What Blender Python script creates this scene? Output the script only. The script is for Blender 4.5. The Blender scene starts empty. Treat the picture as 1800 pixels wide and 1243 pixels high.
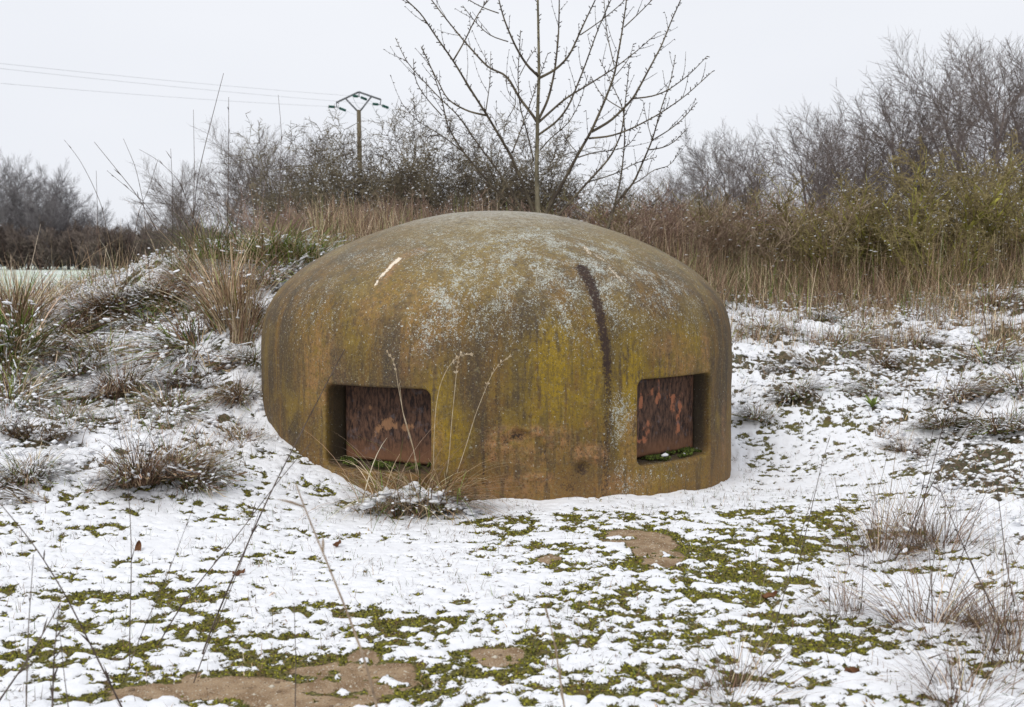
import bpy, math, random
import numpy as np
from mathutils import Vector

SC = bpy.context.scene
# ------------------------------------------------------------------ camera
F, PW, PH = 2030.0, 1800.0, 1243.0          # focal length and frame of the photograph, in its pixels
CAMZ = 1.19
PITCH = math.atan((PH / 2 - 465.0) / F)
cam_d = bpy.data.cameras.new('camera')
cam = bpy.data.objects.new('camera', cam_d)
SC.collection.objects.link(cam)
cam.location = (0, 0, CAMZ)
cam.rotation_euler = (math.pi / 2 - PITCH, 0, 0)
cam_d.sensor_width = 36
cam_d.lens = 36 * F / PW
cam_d.clip_start = 0.05
cam_d.clip_end = 2000
cam_d.dof.use_dof = True
cam_d.dof.focus_distance = 6.2
cam_d.dof.aperture_fstop = 5.6
SC.camera = cam

# ------------------------------------------------------------------ light
SUN_EL, SUN_AZ = 48.0, -35.0                 # behind the camera, to the left
world = bpy.data.worlds.new('World')
SC.world = world
world.use_nodes = True
wn, wl = world.node_tree.nodes, world.node_tree.links
wn.clear()
w_out = wn.new('ShaderNodeOutputWorld')
w_bg = wn.new('ShaderNodeBackground')
w_sky = wn.new('ShaderNodeTexSky')
w_sky.sky_type = 'NISHITA'
w_sky.sun_disc = False
w_sky.sun_elevation = math.radians(SUN_EL)
w_sky.sun_rotation = math.radians(180 + SUN_AZ)
w_hs = wn.new('ShaderNodeHueSaturation')
w_hs.inputs['Saturation'].default_value = 0.35
w_tc = wn.new('ShaderNodeTexCoord')
w_map = wn.new('ShaderNodeMapping')
w_map.inputs['Scale'].default_value = (1.0, 1.0, 2.6)
w_nz = wn.new('ShaderNodeTexNoise')
w_nz.inputs['Scale'].default_value = 1.6
w_nz.inputs['Detail'].default_value = 3
w_cr = wn.new('ShaderNodeValToRGB')
w_cr.color_ramp.elements[0].position = 0.3
w_cr.color_ramp.elements[0].color = (8.0, 8.25, 8.9, 1)
w_cr.color_ramp.elements[1].position = 0.72
w_cr.color_ramp.elements[1].color = (9.0, 9.2, 9.7, 1)
w_mix = wn.new('ShaderNodeMix')
w_mix.data_type = 'RGBA'
w_mix.inputs['Factor'].default_value = 0.93
wl.new(w_tc.outputs['Generated'], w_map.inputs['Vector'])
wl.new(w_map.outputs['Vector'], w_nz.inputs['Vector'])
wl.new(w_nz.outputs['Fac'], w_cr.inputs['Fac'])
wl.new(w_sky.outputs['Color'], w_hs.inputs['Color'])
wl.new(w_hs.outputs['Color'], w_mix.inputs['A'])
wl.new(w_cr.outputs['Color'], w_mix.inputs['B'])
wl.new(w_mix.outputs['Result'], w_bg.inputs['Color'])
w_bg.inputs['Strength'].default_value = 0.0915
wl.new(w_bg.outputs['Background'], w_out.inputs['Surface'])

sun_d = bpy.data.lights.new('sun', 'SUN')
sun_d.energy = 1.25
sun_d.angle = math.radians(25)
sun_d.color = (1.0, 0.97, 0.92)
sun = bpy.data.objects.new('sun', sun_d)
SC.collection.objects.link(sun)
el, az = math.radians(SUN_EL), math.radians(SUN_AZ)
sdir = Vector((math.sin(az) * math.cos(el), -math.cos(az) * math.cos(el), math.sin(el)))
sun.rotation_euler = sdir.to_track_quat('Z', 'Y').to_euler()

SC.view_settings.view_transform = 'Standard'
SC.view_settings.look = 'None'
SC.view_settings.exposure = 0.16
SC.view_settings.gamma = 1.0
SC.view_settings.use_curve_mapping = False
SC.cycles.max_bounces = 6
SC.cycles.diffuse_bounces = 3

# ------------------------------------------------------------------ helpers
CT, ST = math.cos(PITCH), math.sin(PITCH)


def ray(px, py):
    a, b = (px - PW / 2) / F, (PH / 2 - py) / F
    return np.array([a, CT + b * ST, -ST + b * CT])


def P(px, py, Y):
    d = ray(px, py)
    s = Y / d[1]
    return np.array([d[0] * s, Y, CAMZ + d[2] * s])


def hsh(ix, iy, seed):
    h = (ix.astype(np.int64) * 374761393 + iy.astype(np.int64) * 668265263 + seed * 982451653) & 0xffffffff
    h = ((h ^ (h >> 13)) * 1274126177) & 0xffffffff
    h = (h ^ (h >> 16)) & 0xffffff
    return h / float(0xffffff)


def vn(x, y, seed=0):
    x = np.asarray(x, float); y = np.asarray(y, float)
    xi, yi = np.floor(x), np.floor(y)
    fx, fy = x - xi, y - yi
    fx = fx * fx * (3 - 2 * fx); fy = fy * fy * (3 - 2 * fy)
    a = hsh(xi, yi, seed); b = hsh(xi + 1, yi, seed)
    c = hsh(xi, yi + 1, seed); d = hsh(xi + 1, yi + 1, seed)
    return (a + (b - a) * fx) + ((c + (d - c) * fx) - (a + (b - a) * fx)) * fy


def fbm(x, y, seed=0, octv=3, gain=0.5):
    s, a, t = 0, 1.0, 0
    for k in range(octv):
        th = 0.6 * k + seed
        xr = x * math.cos(th) - y * math.sin(th); yr = x * math.sin(th) + y * math.cos(th)
        s = s + a * (vn(xr * 2.03 ** k, yr * 2.03 ** k, seed + k * 17) - 0.5)
        t += a; a *= gain
    return s / t * 2


def sstep(a, b, x):
    t = np.clip((x - a) / (b - a), 0, 1)
    return t * t * (3 - 2 * t)


def mesh_from(name, V, polys, mats, smooth=True, attrs=None, cols=None, mi=None):
    """polys: list of int arrays (n,k); attrs: {name: float array}; cols: (n,3) point colours"""
    me = bpy.data.meshes.new(name)
    V = np.ascontiguousarray(V, dtype=np.float32)
    polys = [np.asarray(p, dtype=np.int32) for p in polys if len(p)]
    me.vertices.add(len(V)); me.vertices.foreach_set('co', V.ravel())
    nl = sum(p.size for p in polys); npoly = sum(len(p) for p in polys)
    me.loops.add(nl); me.polygons.add(npoly)
    me.loops.foreach_set('vertex_index', np.concatenate([p.ravel() for p in polys]))
    tot = np.concatenate([np.full(len(p), p.shape[1], np.int32) for p in polys])
    me.polygons.foreach_set('loop_start', np.concatenate([[0], np.cumsum(tot)[:-1]]).astype(np.int32))
    me.polygons.foreach_set('loop_total', tot)
    me.polygons.foreach_set('use_smooth', np.full(npoly, bool(smooth)))
    for m in (mats if isinstance(mats, (list, tuple)) else [mats]):
        me.materials.append(m)
    if mi is not None:
        me.polygons.foreach_set('material_index', np.asarray(mi, np.int32))
    me.update(calc_edges=True)
    for k, a in (attrs or {}).items():
        at = me.attributes.new(k, 'FLOAT', 'POINT')
        at.data.foreach_set('value', np.ascontiguousarray(a, dtype=np.float32))
    if cols is not None:
        at = me.attributes.new('col', 'FLOAT_COLOR', 'POINT')
        c = np.ones((len(V), 4), np.float32); c[:, :3] = cols
        at.data.foreach_set('color', c.ravel())
    return me


def link(name, me, parent=None, loc=None, label=None, cat=None, group=None, kind=None):
    o = bpy.data.objects.new(name, me)
    SC.collection.objects.link(o)
    if parent: o.parent = parent
    if loc is not None: o.location = loc
    return tag(o, label, cat, group, kind)


def tag(o, label=None, cat=None, group=None, kind=None):
    if label: o['label'] = label
    if cat: o['category'] = cat
    if group: o['group'] = group
    if kind: o['kind'] = kind
    return o


def copy_tree(o, parent=None):
    c = o.copy(); SC.collection.objects.link(c); c.parent = parent
    for ch in list(o.children):
        copy_tree(ch, c)
    return c


class Geo:
    def __init__(s): s.V, s.Q, s.T, s.C, s.n = [], [], [], [], 0

    def add(s, V, Q=None, T=None, C=None):
        s.V.append(V)
        if Q is not None and len(Q): s.Q.append(np.asarray(Q) + s.n)
        if T is not None and len(T): s.T.append(np.asarray(T) + s.n)
        s.C.append(C if C is not None else np.ones((len(V), 3)))
        s.n += len(V)

    def mesh(s, name, mats, smooth=True, color=False):
        V = np.concatenate(s.V)
        polys = ([np.concatenate(s.Q)] if s.Q else []) + ([np.concatenate(s.T)] if s.T else [])
        return mesh_from(name, V, polys, mats, smooth, cols=np.concatenate(s.C) if color else None)


def segs_geo(A, B, ra, rb, k=3):
    """independent k-sided tapered prisms, all at once"""
    A = np.asarray(A, float); B = np.asarray(B, float)
    n = len(A)
    d = B - A
    L = np.linalg.norm(d, axis=1, keepdims=True) + 1e-9
    d = d / L
    ref = np.where(np.abs(d[:, 2:3]) > 0.9, np.array([[1.0, 0, 0]]), np.array([[0, 0, 1.0]]))
    u = np.cross(d, ref); u /= np.linalg.norm(u, axis=1, keepdims=True) + 1e-9
    v = np.cross(d, u)
    V = np.zeros((n, 2 * k, 3))
    for i in range(k):
        a = 2 * math.pi * i / k
        o = u * math.cos(a) + v * math.sin(a)
        V[:, i] = A + o * np.asarray(ra)[:, None]
        V[:, k + i] = B + o * np.asarray(rb)[:, None]
    base = (np.arange(n) * 2 * k)[:, None]
    Q = np.concatenate([base + np.array([[i, (i + 1) % k, k + (i + 1) % k, k + i]]) for i in range(k)])
    return V.reshape(-1, 3), Q


def tube_geo(pts, rad, k=8, cap=True):
    pts = np.asarray(pts, float); n = len(pts)
    rad = np.broadcast_to(np.asarray(rad, float), (n,))
    t = np.gradient(pts, axis=0); t /= np.linalg.norm(t, axis=1, keepdims=True) + 1e-9
    ref = np.array([0, 1.0, 0]) if abs(t[0][1]) < 0.8 else np.array([1.0, 0, 0])
    V = []
    for i in range(n):
        u = np.cross(t[i], ref); u /= np.linalg.norm(u) + 1e-9
        ref = np.cross(u, t[i])
        for j in range(k):
            a = 2 * math.pi * j / k
            V.append(pts[i] + rad[i] * (u * math.cos(a) + ref * math.sin(a)))
    Q = [[i * k + j, i * k + (j + 1) % k, (i + 1) * k + (j + 1) % k, (i + 1) * k + j] for i in range(n - 1) for j in range(k)]
    T = []
    if cap:
        V.append(pts[0]); V.append(pts[-1]); c0, c1 = n * k, n * k + 1
        for j in range(k):
            T.append([c0, (j + 1) % k, j]); T.append([c1, (n - 1) * k + j, (n - 1) * k + (j + 1) % k])
    return np.array(V), np.array(Q), np.array(T) if T else None


def box_geo(c, s, ax=None):
    c = np.asarray(c, float); s = np.asarray(s, float) / 2
    ax = np.eye(3) if ax is None else np.asarray(ax, float)
    V = np.array([c + ax[0] * s[0] * i + ax[1] * s[1] * j + ax[2] * s[2] * k for i in (-1, 1) for j in (-1, 1) for k in (-1, 1)])
    Q = [[0, 1, 3, 2], [4, 6, 7, 5], [0, 4, 5, 1], [2, 3, 7, 6], [0, 2, 6, 4], [1, 5, 7, 3]]
    return V, np.array(Q)


OCT_V = np.array([[1, 0, 0], [-1, 0, 0], [0, 1, 0], [0, -1, 0], [0, 0, 1], [0, 0, -1]], float)
OCT_T = np.array([[0, 2, 4], [2, 1, 4], [1, 3, 4], [3, 0, 4], [2, 0, 5], [1, 2, 5], [3, 1, 5], [0, 3, 5]])


def sub_sphere():
    V = [tuple(v) for v in OCT_V]; T = []
    idx = {}
    def mid(a, b):
        k = (min(a, b), max(a, b))
        if k not in idx:
            m = np.array(V[a]) + np.array(V[b]); m /= np.linalg.norm(m)
            V.append(tuple(m)); idx[k] = len(V) - 1
        return idx[k]
    for a, b, c in OCT_T:
        ab, bc, ca = mid(a, b), mid(b, c), mid(c, a)
        T += [[a, ab, ca], [ab, b, bc], [ca, bc, c], [ab, bc, ca]]
    return np.array(V), np.array(T)


SPH_V, SPH_T = sub_sphere()


def blobs_geo(pos, scl, rng, tv=SPH_V, tt=SPH_T, jit=0.2):
    pos = np.asarray(pos); n = len(pos); m = len(tv)
    if n == 0: return np.zeros((0, 3)), np.zeros((0, 3), int)
    a = rng.uniform(0, 6.28, n)
    ca, sa = np.cos(a)[:, None], np.sin(a)[:, None]
    t = tv[None] * (1 + rng.uniform(-jit, jit, (n, m, 1)))
    t = t * np.asarray(scl)[:, None, :]
    V = np.stack([t[..., 0] * ca - t[..., 1] * sa, t[..., 0] * sa + t[..., 1] * ca, t[..., 2]], -1) + pos[:, None]
    T = (np.arange(n) * m)[:, None, None] + tt[None]
    return V.reshape(-1, 3), T.reshape(-1, 3)


def blades_geo(base, azm, L, lean, curve, width, col, segs=4, tip=None):
    """flat tapering grass blades; returns V, Q, C and the centre line points (n,segs+1,3)"""
    n = len(base)
    pts = np.zeros((n, segs + 1, 3)); pts[:, 0] = base
    for s in range(segs):
        th = lean + curve * (s + 0.5) / segs
        st = np.stack([np.sin(th) * np.cos(azm), np.sin(th) * np.sin(azm), np.cos(th)], -1)
        pts[:, s + 1] = pts[:, s] + st * (L / segs)[:, None]
    wv = np.stack([-np.sin(azm), np.cos(azm), np.zeros(n)], -1)
    w = np.linspace(1, 0.12, segs + 1) ** 0.7
    off = wv[:, None, :] * (width[:, None, None] / 2 * w[None, :, None])
    V = np.stack([pts - off, pts + off], 2).reshape(-1, 3)
    b = (np.arange(n) * (segs + 1) * 2)[:, None]
    Q = np.concatenate([b + np.array([[2 * s, 2 * s + 1, 2 * s + 3, 2 * s + 2]]) for s in range(segs)])
    C = np.repeat(col, (segs + 1) * 2, axis=0)
    if tip is not None:
        f = np.tile(np.repeat(np.linspace(0, 1, segs + 1) ** 2, 2), n)[:, None]
        C = C * (1 - f) + np.repeat(tip, (segs + 1) * 2, axis=0) * f
    return V, Q, C, pts


# ------------------------------------------------------------------ materials
class NT:
    def __init__(s, name, rough=0.8, spec=0.3):
        s.m = bpy.data.materials.new(name); s.m.use_nodes = True
        s.t = s.m.node_tree; s.n = s.t.nodes; s.l = s.t.links
        s.b = s.n['Principled BSDF']
        s.b.inputs['Roughness'].default_value = rough
        s.b.inputs['Specular IOR Level'].default_value = spec

    def put(s, node, key, v):
        if v is None: return
        if isinstance(v, bpy.types.NodeSocket): s.l.new(v, node.inputs[key])
        else: node.inputs[key].default_value = v

    def coord(s, scale=(1, 1, 1), out='Object'):
        tc = s.n.new('ShaderNodeTexCoord'); mp = s.n.new('ShaderNodeMapping')
        mp.inputs['Scale'].default_value = scale
        s.l.new(tc.outputs[out], mp.inputs['Vector'])
        return mp.outputs['Vector']

    def noise(s, vec, scale, detail=4, rough=0.6, dist=0.0):
        n = s.n.new('ShaderNodeTexNoise')
        n.inputs['Scale'].default_value = scale; n.inputs['Detail'].default_value = detail
        n.inputs['Roughness'].default_value = rough; n.inputs['Distortion'].default_value = dist
        s.l.new(vec, n.inputs['Vector']); return n.outputs['Fac']

    def voro(s, vec, scale, feature='F1', out='Distance'):
        n = s.n.new('ShaderNodeTexVoronoi'); n.feature = feature
        n.inputs['Scale'].default_value = scale; s.l.new(vec, n.inputs['Vector']); return n.outputs[out]

    def math(s, op, a, b=0.0, c=None, clamp=False):
        n = s.n.new('ShaderNodeMath'); n.operation = op; n.use_clamp = clamp
        s.put(n, 0, a); s.put(n, 1, b)
        if c is not None: s.put(n, 2, c)
        return n.outputs[0]

    def ss(s, x, lo, hi, a=0.0, b=1.0):
        n = s.n.new('ShaderNodeMapRange'); n.interpolation_type = 'SMOOTHSTEP'
        s.put(n, 'Value', x); n.inputs['From Min'].default_value = lo; n.inputs['From Max'].default_value = hi
        n.inputs['To Min'].default_value = a; n.inputs['To Max'].default_value = b
        return n.outputs['Result']

    def mix(s, f, a, b, blend='MIX'):
        n = s.n.new('ShaderNodeMix'); n.data_type = 'RGBA'; n.blend_type = blend
        s.put(n, 'Factor', f)
        for k, v in (('A', a), ('B', b)):
            if isinstance(v, tuple) and len(v) == 3: v = v + (1,)
            s.put(n, k, v)
        return n.outputs['Result']

    def attr(s, name, out='Fac'):
        n = s.n.new('ShaderNodeAttribute'); n.attribute_name = name; return n.outputs[out]

    def bump(s, h, strength=0.5, dist=0.01):
        n = s.n.new('ShaderNodeBump'); n.inputs['Strength'].default_value = strength
        n.inputs['Distance'].default_value = dist
        s.l.new(h, n.inputs['Height']); s.l.new(n.outputs['Normal'], s.b.inputs['Normal'])

    def color(s, c): s.put(s.b, 'Base Color', c + (1,) if isinstance(c, tuple) and len(c) == 3 else c)


def simple(name, c1, c2, scale=8, rough=0.85, stretch=(1, 1, 1), bump=0.0):
    t = NT(name, rough, 0.08)
    v = t.coord(stretch)
    f = t.noise(v, scale, 5)
    t.color(t.mix(t.ss(f, 0.35, 0.65), c1, c2))
    if bump: t.bump(t.noise(v, scale * 4, 4), bump, 0.005)
    return t.m


def snow_mat():
    t = NT('snow', 0.55, 0.25)
    v = t.coord()
    t.color(t.mix(t.noise(v, 30, 4), (0.90, 0.905, 0.92), (0.82, 0.835, 0.87)))
    t.bump(t.noise(v, 160, 4), 0.35, 0.004)
    return t.m


M_SNOW = snow_mat()
def col_mat(name='grass_blade', rough=0.7, trans=0.0):
    t = NT(name, rough, 0.12)
    t.color(t.attr('col', 'Color'))
    return t.m
M_COL = col_mat()
M_BARK_DARK = simple('bark_dark', (0.105, 0.085, 0.08), (0.20, 0.165, 0.145), 6, 0.9)
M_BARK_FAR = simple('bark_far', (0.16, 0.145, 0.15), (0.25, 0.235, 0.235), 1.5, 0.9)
M_BARK_BROWN = simple('bark_brown', (0.10, 0.065, 0.05), (0.19, 0.135, 0.10), 4, 0.9)
M_BARK_MOSS = simple('bark_moss', (0.17, 0.16, 0.045), (0.46, 0.43, 0.10), 5, 0.95)
M_BARK_GREY = simple('bark_grey', (0.10, 0.088, 0.06), (0.24, 0.21, 0.14), 14, 0.85, (1, 1, 0.5), 0.3)
M_TWIG = simple('twig_dark', (0.05, 0.04, 0.035), (0.10, 0.08, 0.065), 8, 0.8)
M_THORN = simple('thorn_twig', (0.075, 0.06, 0.05), (0.22, 0.185, 0.12), 3, 0.9)
M_CANE = simple('bramble_cane', (0.19, 0.115, 0.095), (0.36, 0.27, 0.20), 3, 0.85)
M_POLE = simple('pole_wood', (0.10, 0.08, 0.055), (0.17, 0.14, 0.095), 3, 0.9, (1, 1, 0.2))
M_STEEL = simple('galvanised_steel', (0.10, 0.10, 0.11), (0.16, 0.16, 0.17), 8, 0.5)
M_GLASS = simple('insulator_glass', (0.02, 0.075, 0.06), (0.035, 0.12, 0.095), 8, 0.15)
M_WIRE = simple('wire', (0.42, 0.42, 0.44), (0.5, 0.5, 0.52), 2, 0.5)

# ------------------------------------------------------------------ terrain
ANCH = [(0, 0, 0), (-2, 1, 0), (2, 1, 0), (0, 3, 0), (0, 4.4, 0), (0, 5.75, -.03), (1, 5, -.02), (-.8, 4, 0), (-1.3, 3.2, 0), (1.5, 3.5, .01),
        (2.2, 4.5, .03), (1.32, 6.9, -.10), (.9, 6.1, -.055), (-.72, 5.92, -.02), (-1.5, 8.0, .95), (0, 9.3, .9), (1.6, 8.5, .22), (-7, 14, .74), (-4, 19, .72), (-12, 11, .74),
        (0, 18, .95), (3, 20, 1.0), (9, 22, 1.25), (0, 26, .8), (8, 10, .75), (5, 5, .15), (-5, 3, .3), (-6, 6, .6), (4, 2, .05)]
for q in [(515, 795, 6.3), (464, 700, 6.95), (475, 540, 8.0), (250, 470, 10.3), (430, 452, 10.0), (90, 522, 11.0), (0, 700, 7.0), (0, 900, 5.0), (0, 560, 9.5), (250, 800, 5.8),
          (250, 650, 7.5), (400, 560, 8.6), (1350, 600, 10), (1320, 690, 8.4), (1350, 548, 12), (1700, 548, 12), (1700, 700, 8), (1750, 850, 6), (1800, 475, 16), (1500, 520, 15), (1750, 1010, 4.5), (1790, 590, 10.5), (1790, 525, 12.5)]:
    ANCH.append(tuple(P(*q)))
ANCH = np.array(ANCH)


def _tps(r2): return 0.5 * r2 * np.log(r2 + 1e-6)


def _solve():
    X = ANCH[:, :2]; n = len(X)
    K = _tps(((X[:, None] - X[None]) ** 2).sum(-1)) + np.eye(n) * 0.02
    Pm = np.c_[np.ones(n), X]
    A = np.block([[K, Pm], [Pm.T, np.zeros((3, 3))]])
    return np.linalg.solve(A, np.r_[ANCH[:, 2], 0, 0, 0])


TW = _solve()


def base_z(x, y):
    x = np.asarray(x, float); y = np.asarray(y, float)
    sh = x.shape; x = x.ravel(); y = y.ravel()
    xc = np.clip(x, -14, 12); yc = np.clip(y, -2, 26)
    z = TW[-3] + TW[-2] * xc + TW[-1] * yc
    for i in range(len(ANCH)):
        z = z + TW[i] * _tps((xc - ANCH[i, 0]) ** 2 + (yc - ANCH[i, 1]) ** 2)
    far = sstep(8, 20, np.abs(x) - 0.0 * y) * sstep(7, 12, np.abs(x)) + sstep(20, 27, y)
    leftfield = sstep(11.2, 13.5, y) * sstep(-2.0, -3.5, x)
    far = np.clip(far + leftfield, 0, 1)
    neg = sstep(0, -6, y)
    z = z * (1 - far) + 0.72 * far
    z = z * (1 - neg) + 0.0 * neg
    return z.reshape(sh)


def ground_at(px, py):
    """where the ray through a pixel of the photograph meets the terrain"""
    d = ray(px, py); t0 = 2.0
    ts = np.arange(2.0, 30.0, 0.02)
    pts = np.array([0, 0, CAMZ]) + ts[:, None] * d
    h = base_z(pts[:, 0], pts[:, 1])
    i = np.argmax(pts[:, 2] < h)
    return pts[i]


def ell(px, py, rx, ry):
    c = ground_at(px, py); a = ground_at(px + rx, py); u = ground_at(px, py - ry); b = ground_at(px, py + ry)
    return (c[0], (u[1] + b[1]) / 2, abs(a[0] - c[0]), max(abs(u[1] - b[1]) / 2, 0.03))


MOSS = [ell(*e) for e in [(720, 1095, 150, 28), (450, 1185, 110, 35), (560, 1175, 80, 30), (860, 1195, 200, 40), (1060, 1215, 190, 35), (1150, 1140, 130, 40), (1130, 925, 95, 26), (1215, 985, 70, 40),
                          (1290, 1015, 80, 25), (1410, 930, 140, 34), (1080, 1080, 120, 45), (880, 930, 60, 18), (860, 965, 50, 15), (960, 985, 70, 22), (1010, 1030, 60, 25), (1380, 1120, 180, 38), (1300, 1060, 90, 22), (130, 1060, 60, 12), (325, 1062, 70, 14),
                          (250, 1150, 60, 14), (190, 1230, 60, 10), (620, 1235, 160, 14), (370, 1110, 80, 20), (240, 990, 30, 10), (830, 920, 30, 8), (1490, 1180, 60, 14), (1110, 1000, 35, 12), (940, 1150, 90, 22), (1320, 905, 60, 10)]]
SAND = [ell(*e) for e in [(1110, 945, 50, 14), (1150, 975, 34, 30), (1165, 955, 22, 20), (970, 986, 26, 8), (320, 1222, 120, 16), (450, 1215, 90, 18), (590, 1195, 110, 22), (690, 1200, 50, 30), (640, 1165, 28, 22), (870, 1160, 42, 14), (905, 1152, 18, 9), (360, 1200, 40, 12),
                          (560, 1235, 120, 14)]]
THICK = [ell(*e) for e in [(900, 1020, 110, 40), (700, 1000, 170, 55), (250, 960, 120, 40), (1180, 1075, 60, 14), (600, 915, 130, 25), (1100, 885, 200, 14), (1650, 900, 100, 40), (1500, 830, 120, 25), (210, 770, 60, 18), (1600, 760, 60, 15), (1560, 1190, 150, 40), (330, 680, 50, 14), (1000, 895, 160, 12),
                           (1730, 950, 90, 60), (60, 1000, 60, 30), (1240, 870, 90, 20), (1660, 1060, 120, 30), (480, 1020, 80, 30), (800, 1040, 100, 25)]]


def splat(x, y, L, soft=0.5, warp=0.35):
    wx = fbm(x * 5, y * 5, 91, 3) * warp; wy = fbm(x * 5, y * 5, 57, 3) * warp
    m = np.zeros_like(x)
    for cx, cy, rx, ry in L:
        d = np.sqrt(((x - cx) / rx + wx) ** 2 + ((y - cy) / ry + wy) ** 2)
        m = np.maximum(m, 1 - sstep(1 - soft, 1 + soft, d))
    return m


DCX, DCY, DR = -0.093, 7.25, 1.45           # the turret's axis and radius


def surface(x, y):
    """z, snow value (positive where snow lies), moss, sand, wild"""
    z0 = base_z(x, y)
    dist = np.hypot(x, y)
    moss = splat(x, y, MOSS, 0.95, 0.6)
    sand = splat(x, y, SAND, 0.30, 0.75)
    sand = sand * sstep(-.50, -.15, fbm(x * 13, y * 15, 29, 3))
    thick = splat(x, y, THICK, 0.8)
    # the rough grassed ground round the flat apron
    wild = np.clip(sstep(0.06, 0.3, z0) + sstep(1.75, 2.3, x - 0.12 * (y - 4)) + sstep(9.0, 10, y), 0, 1)
    hum = fbm(x * 2.3, y * 2.3, 5, 3) * 0.075 + fbm(x * 6.0, y * 6.0, 9, 2) * 0.028
    z = z0 + wild * hum * (1 - sstep(12, 20, y)) + fbm(x * 1.7, y * 1.7, 3, 2) * 0.008
    n = 0.42 * fbm(x * 5, y * 7, 21, 2) + 0.60 * fbm(x * 17, y * 22, 33, 2, .6) + 0.72 * fbm(x * 40, y * 46, 41, 2)
    near = 1 - sstep(5.2, 8.5, y)
    c = 0.30 + n * 1.2 - moss * 0.56 - sand * 2.2 * near + thick * 0.30 - wild * (0.16 * sstep(-1, 1, x) - 0.05 - 0.62 * fbm(x * 1.9, y * 1.9, 71, 2))
    moss = np.clip(np.maximum(moss, 0.45 * (1 - wild)), 0, 1)
    # snow banked against the foot of the turret
    rd = np.hypot(x - DCX, y - DCY) - DR
    c = c + (1 - sstep(0.03, 0.2, rd)) * 0.35
    c = np.where(rd < -0.1, 1, c)
    s = sstep(-0.05, 0.55, c)
    lump = 0.5 + 0.6 * fbm(x * 22, y * 22, 77, 2)
    z = z + s * (0.009 + 0.009 * lump) + (1 - s) * (fbm(x * 60, y * 60, 13, 2) * 0.004) * (1 - sand)
    bank = (1 - sstep(0.0, 0.22, rd)) * sstep(-0.35, -0.05, rd) * 0.022 * (0.1 + vn(x * 7, y * 7, 8) * 1.5)
    z = z + bank * (1 - wild)
    return z, c, moss, sand, wild


def axis_x():
    u = list(np.arange(-3.1, 3.1001, 0.0105))
    r, st, x = [], 0.0105, u[-1]
    while x < 420:
        st *= 1.042; x += st; r.append(x)
    l, st, x = [], 0.0105, u[0]
    while x > -420:
        st *= 1.042; x -= st; l.append(x)
    return np.array(l[::-1] + u + r)


def axis_y():
    u = list(np.arange(2.8, 6.1, 0.0088))
    r, st, y = [], 0.0088, u[-1]
    while y < 11:
        st *= 1.0105; y += st; r.append(y)
    while y < 600:
        st *= 1.05; y += st; r.append(y)
    l, st, y = [], 0.0088, u[0]
    while y > -60:
        st *= 1.13; y -= st; l.append(y)
    return np.array(l[::-1] + u + r)


def ground_mat():
    t = NT('snowy_ground', 0.8, 0.25)
    v = t.coord()
    c = t.attr('snow'); moss = t.attr('moss'); sand = t.attr('sand'); field = t.attr('field')
    fine = t.noise(v, 95, 4, 0.65)
    fine2 = t.noise(v, 28, 4, 0.6)
    cc = t.math('ADD', c, t.math('MULTIPLY', t.math('SUBTRACT', fine, 0.5), t.math('ADD', 0.9, t.math('MULTIPLY', moss, 0.9))))
    cc = t.math('ADD', cc, t.math('MULTIPLY', t.math('SUBTRACT', fine2, 0.5), 0.7))
    cc = t.math('ADD', cc, t.math('MULTIPLY', t.math('SUBTRACT', t.noise(v, 210, 3, 0.7), 0.5), 0.55))
    sf = t.ss(cc, -0.02, 0.13)
    litter = t.mix(t.ss(t.noise(v, 22, 5), 0.35, 0.65), (0.05, 0.038, 0.025), (0.16, 0.115, 0.07))
    litter = t.mix(t.ss(t.noise(v, 60, 3), 0.5, 0.62), litter, (0.05, 0.07, 0.018))
    mc = t.mix(t.ss(fine, 0.35, 0.62), (0.045, 0.04, 0.014), (0.17, 0.155, 0.035))
    mc = t.mix(t.ss(t.noise(v, 9, 4), 0.5, 0.7), mc, (0.10, 0.065, 0.025))
    sc = t.mix(t.ss(t.noise(v, 12, 5), 0.35, 0.65), (0.22, 0.14, 0.075), (0.38, 0.27, 0.165))
    sc = t.mix(t.ss(t.voro(v, 150), 0.28, 0.18), sc, (0.46, 0.38, 0.29))
    sc = t.mix(t.ss(t.noise(v, 220, 2), 0.6, 0.68), sc, (0.13, 0.09, 0.055))
    under = t.mix(t.ss(moss, 0.12, 0.35), litter, mc)
    under = t.mix(t.ss(t.math('ADD', sand, t.math('MULTIPLY', t.math('SUBTRACT', t.math('ADD', fine2, fine), 1.0), 1.1)), 0.36, 0.56), under, sc)
    snow = t.mix(fine2, (0.90, 0.905, 0.92), (0.83, 0.84, 0.87))
    col = t.mix(sf, under, snow)
    fv = t.coord((0.12, 0.5, 1))
    fc = t.mix(t.ss(t.noise(fv, 2.2, 5), 0.40, 0.62), (0.74, 0.77, 0.75), (0.42, 0.52, 0.36))
    t.color(t.mix(field, col, fc))
    hgt = t.math('ADD', t.math('MULTIPLY', sf, 1.2), t.math('MULTIPLY', fine, 0.9))
    t.bump(hgt, 0.55, 0.008)
    return t.m


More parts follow.
